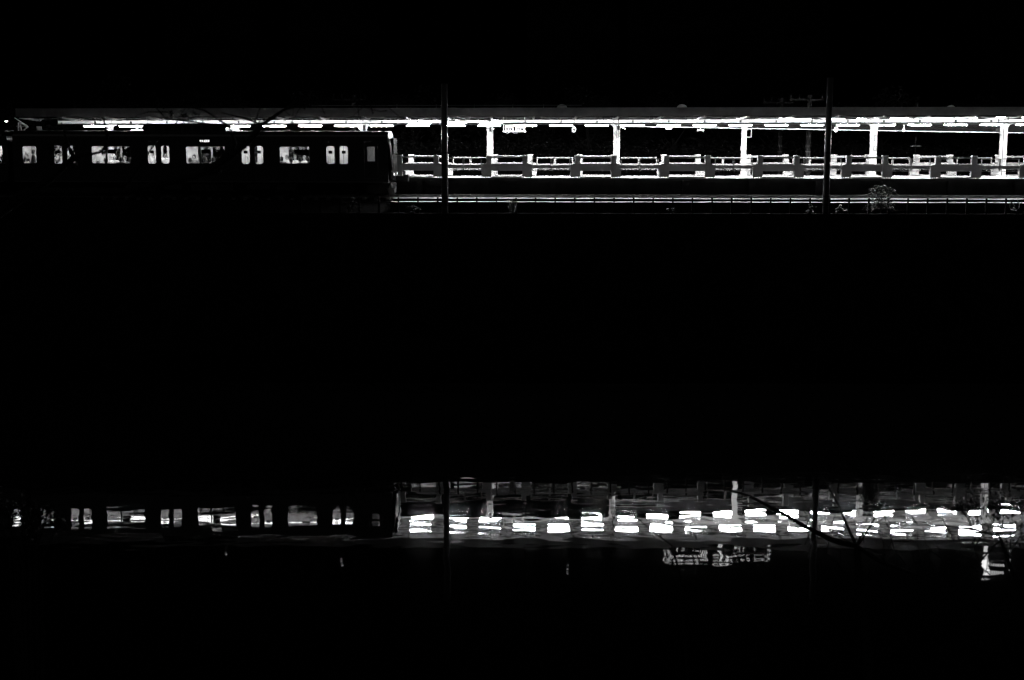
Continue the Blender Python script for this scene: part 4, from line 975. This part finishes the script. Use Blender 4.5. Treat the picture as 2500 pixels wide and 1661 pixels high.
limb(b, [B(300,470), B(345,400), B(375,355), B(395,330)], [0.0086, 0.0072, 0.0058, 0.0022])
limb(b, [B(640,305), B(617,350), B(622,300), B(640,250)], [0.0086, 0.0072, 0.0058, 0.0022])
limb(b, [B(690,270), B(800,240), B(900,255), B(990,240)], [0.0058, 0.0043, 0.0036, 0.0014])
limb(b, [B(480,430), B(530,420), B(545,380), B(538,355)], [0.0144, 0.0130, 0.0101, 0.0043])
tw = random.Random(78)
for k in range(34):
    u, v = tw.uniform(360, 1000), tw.uniform(235, 330); a = R(tw.gauss(-150, 45)); P = [B(u, v)]
    for j in range(4):
        ln = tw.uniform(14, 30); a += R(tw.gauss(0, 18)); u += ln*math.cos(a); v += ln*math.sin(a); P.append(B(u, v))
    r_ = tw.uniform(0.0018, 0.0042); limb(b, P, [r_, r_*0.85, r_*0.65, r_*0.45, r_*0.25], 5)
b.build('trunk', 'bark', o)
leaves_near(52, [(B(128,372),0.035),(B(140,392),0.03),(B(172,380),0.03),(B(180,396),0.03),(B(160,358),0.03),(B(62,388),0.02),(B(5,392),0.03),(B(155,375),0.035),(B(168,395),0.03),(B(255,368),0.02),(B(445,292),0.05),(B(470,285),0.05),(B(420,278),0.04),(B(530,405),0.045),(B(550,380),0.04),(B(515,412),0.03),(B(600,345),0.03),(B(640,300),0.03),(B(135,365),0.025),(B(175,362),0.022)], 420, 0.017).build('crown', 'dark_leaf', o)

o = thing('dimming_shrub', (at(40,1450,9.0).x, 9.0, 3.2), 'sparse dark shrub added to dim the reflection at the left edge', 'shrub', 'trees on the near bank')  # shrub put here to dim the leftmost reflected windows
G = lambda u, v: at(u, v, 9.0)
b = MB()
for (u, v) in ((10,1215),(50,1200),(85,1225),(120,1240),(30,1260),(-10,1240),(150,1270)):
    limb(b, [Vector((G(40,1450).x, 9.0, 3.2)), G((40+u)/2+8, (1450+v)/2), G(u, v)], [0.018, 0.010, 0.003], 5)
b.build('stem', 'bark', o)
leaves_near(53, [(G(5,1235),0.10),(G(30,1250),0.10),(G(60,1240),0.09),(G(90,1262),0.08),(G(115,1250),0.06),(G(20,1275),0.12),(G(140,1275),0.05),(G(70,1285),0.09)], 1000, 0.018).build('crown', 'dark_leaf', o)
# ------------------------------------------------------------------ buildings on the hill: seen only as reflections on the water
def mirror_at(u, v, Y):
    """point at distance Y whose reflection on still water is seen at (u, v)"""
    p = at(u, v, Y); return Vector((p.x, Y, 2*ZW-p.z))
YS = 150.0
c0, c1 = mirror_at(1600, 1400, YS), mirror_at(1900, 1320, YS)
bl = thing('sign_building', ((c0.x+c1.x)/2, YS+5, 6), 'dark office block whose glowing rooftop lettering is mirrored in the water', 'building')
x0_, x1_ = c0.x-4, c1.x+4; zr = c1.z - 3
MB().box(x0_, x1_, YS+0.6, YS+16, 0, zr).build('wall', 'building', bl)
MB().box(x0_-0.3, x1_+0.3, YS+0.3, YS+16.3, zr+0.003, zr+0.5).build('roof', 'building', bl)
for fl in range(6):
    for q in range(7):
        xx = x0_+1.2+q*((x1_-x0_)/7); zz = 11+fl*3.3
        if zz+2 < zr: MB().box(xx, xx+1.5, YS+0.52, YS+0.597, zz, zz+1.6).build('window', 'building', bl)
# strokes of the sign as they appear, upside down on the water
def Z2(x, y): return mirror_at(1600+x*300/2360, 1310+y*90/708, YS)
strokes = [
 [(175,320),(180,400),(215,410)], [(235,310),(290,325),(285,355),(225,370)], [(265,385),(320,412)], [(205,490),(255,505),(335,488)], [(250,450),(330,445)],
 [(440,285),(455,340),(470,390),(530,405),(555,350)], [(515,275),(560,305)], [(365,405),(460,400),(540,405)], [(545,440),(400,440),(372,465),(400,485),(500,480),(545,465),(545,440)], [(520,445),(520,470)],
 [(600,375),(570,390),(575,415),(620,410)], [(580,430),(640,415),(680,420),(715,460),(690,475),(600,470),(572,455)], [(680,420),(700,460)], [(680,375),(720,350)], [(755,350),(825,360),(760,395),(760,415),(830,425)], [(750,458),(808,478)],
 [(860,345),(850,390),(860,420)], [(900,320),(900,410)], [(885,300),(930,315),(950,395)], [(930,320),(965,320),(990,410)], [(960,280),(1000,275),(965,310)], [(850,425),(990,418)],
 [(1200,228),(1275,228)], [(1210,248),(1265,248)], [(1200,268),(1278,268)], [(1200,300),(1280,300)], [(1240,300),(1250,340),(1275,380),(1255,420),(1275,490)], [(1225,305),(1240,360),(1240,420),(1295,490)],
 [(1205,412),(1130,410),(1098,428),(1115,455),(1135,512),(1200,510),(1400,488)], [(1205,475),(1212,478)], [(1320,375),(1380,380),(1425,400),(1400,430),(1340,400)], [(1340,405),(1385,485)], [(1365,420),(1410,475)],
 [(1470,455),(1445,440),(1425,452),(1445,468),(1470,455)], [(1460,370),(1450,400),(1500,410),(1500,375)], [(1515,275),(1535,330),(1560,410)], [(1540,280),(1570,410)], [(1500,410),(1575,412)], [(1575,290),(1630,275),(1620,300)], [(1615,380),(1660,415)], [(1660,385),(1700,365)], [(1680,270),(1705,310)], [(1755,365),(1775,400),(1760,430)], [(1780,400),(1805,350)],
 [(1900,345),(1960,380),(2080,370)], [(1895,280),(1910,283)], [(1890,436),(1912,434)], [(2135,300),(2180,250),(2190,320),(2140,365)], [(2130,395),(2180,390)], [(2100,463),(2150,463)]]
nb = MB()
for s_ in strokes: nb.tube([Z2(*p) for p in s_], 0.03, 5)
nb.build('neon_lettering', 'neon', bl)
b = MB()
for u in (1640, 1700, 1760, 1820, 1870): p = mirror_at(u, 1372, YS); b.box(p.x-0.05, p.x+0.05, YS+0.25, YS+0.35, zr+0.4, p.z+1.2)
b.build('sign_frame', 'dark_metal', bl)
c0, c1 = mirror_at(2396, 1416, YS), mirror_at(2470, 1330, YS)
b2 = thing('stair_tower', ((c0.x+c1.x)/2, YS+4, 6), 'dark tower with a bright stairwell window mirrored in the water at lower right', 'building')
MB().box(c0.x-3, c1.x+6, YS+0.4, YS+9, 0, c0.z+4).build('wall', 'building', b2)
def lit(ua, va_, ub, vb_, nm='stair_window', mt='lit_window'):
    p, q = mirror_at(ua, va_, YS), mirror_at(ub, vb_, YS); MB().box(min(p.x,q.x), max(p.x,q.x), YS+0.28, YS+0.39, min(p.z,q.z), max(p.z,q.z)).build(nm, mt, b2)
lit(2401, 1374, 2413, 1396); lit(2406, 1336, 2412, 1372, 'stair_window', 'led'); lit(2412, 1330, 2415, 1346, 'stair_window', 'led')
for k in range(7): lit(2413+k*6, 1388+(k%2), 2416+k*6, 1402, 'slat_lamp', 'dim_window')
lit(2404, 1401, 2440, 1403, 'slat_lamp', 'dim_window'); lit(2466, 1365, 2469, 1382, 'stair_window', 'led')
for k, (u, v, lab) in enumerate(((551, 1350, 'dark far block, its one lit window mirrored below the display car window'), (833, 1380, 'dark far block, its one lit window mirrored below the train cab'), (1388, 1389, 'dark far block, its one lit window mirrored right of the pole'))):
    p = mirror_at(u, v, YS); hb_ = thing('far_house', (p.x, YS+3, 6), lab, 'building')
    MB().box(p.x-5, p.x+5, YS+0.4, YS+8, 0, p.z+2).build('wall', 'building', hb_)
    MB().box(p.x-0.08, p.x+0.10, YS+0.3, YS+0.39, p.z-0.06, p.z+0.06).build('window', 'led', hb_)
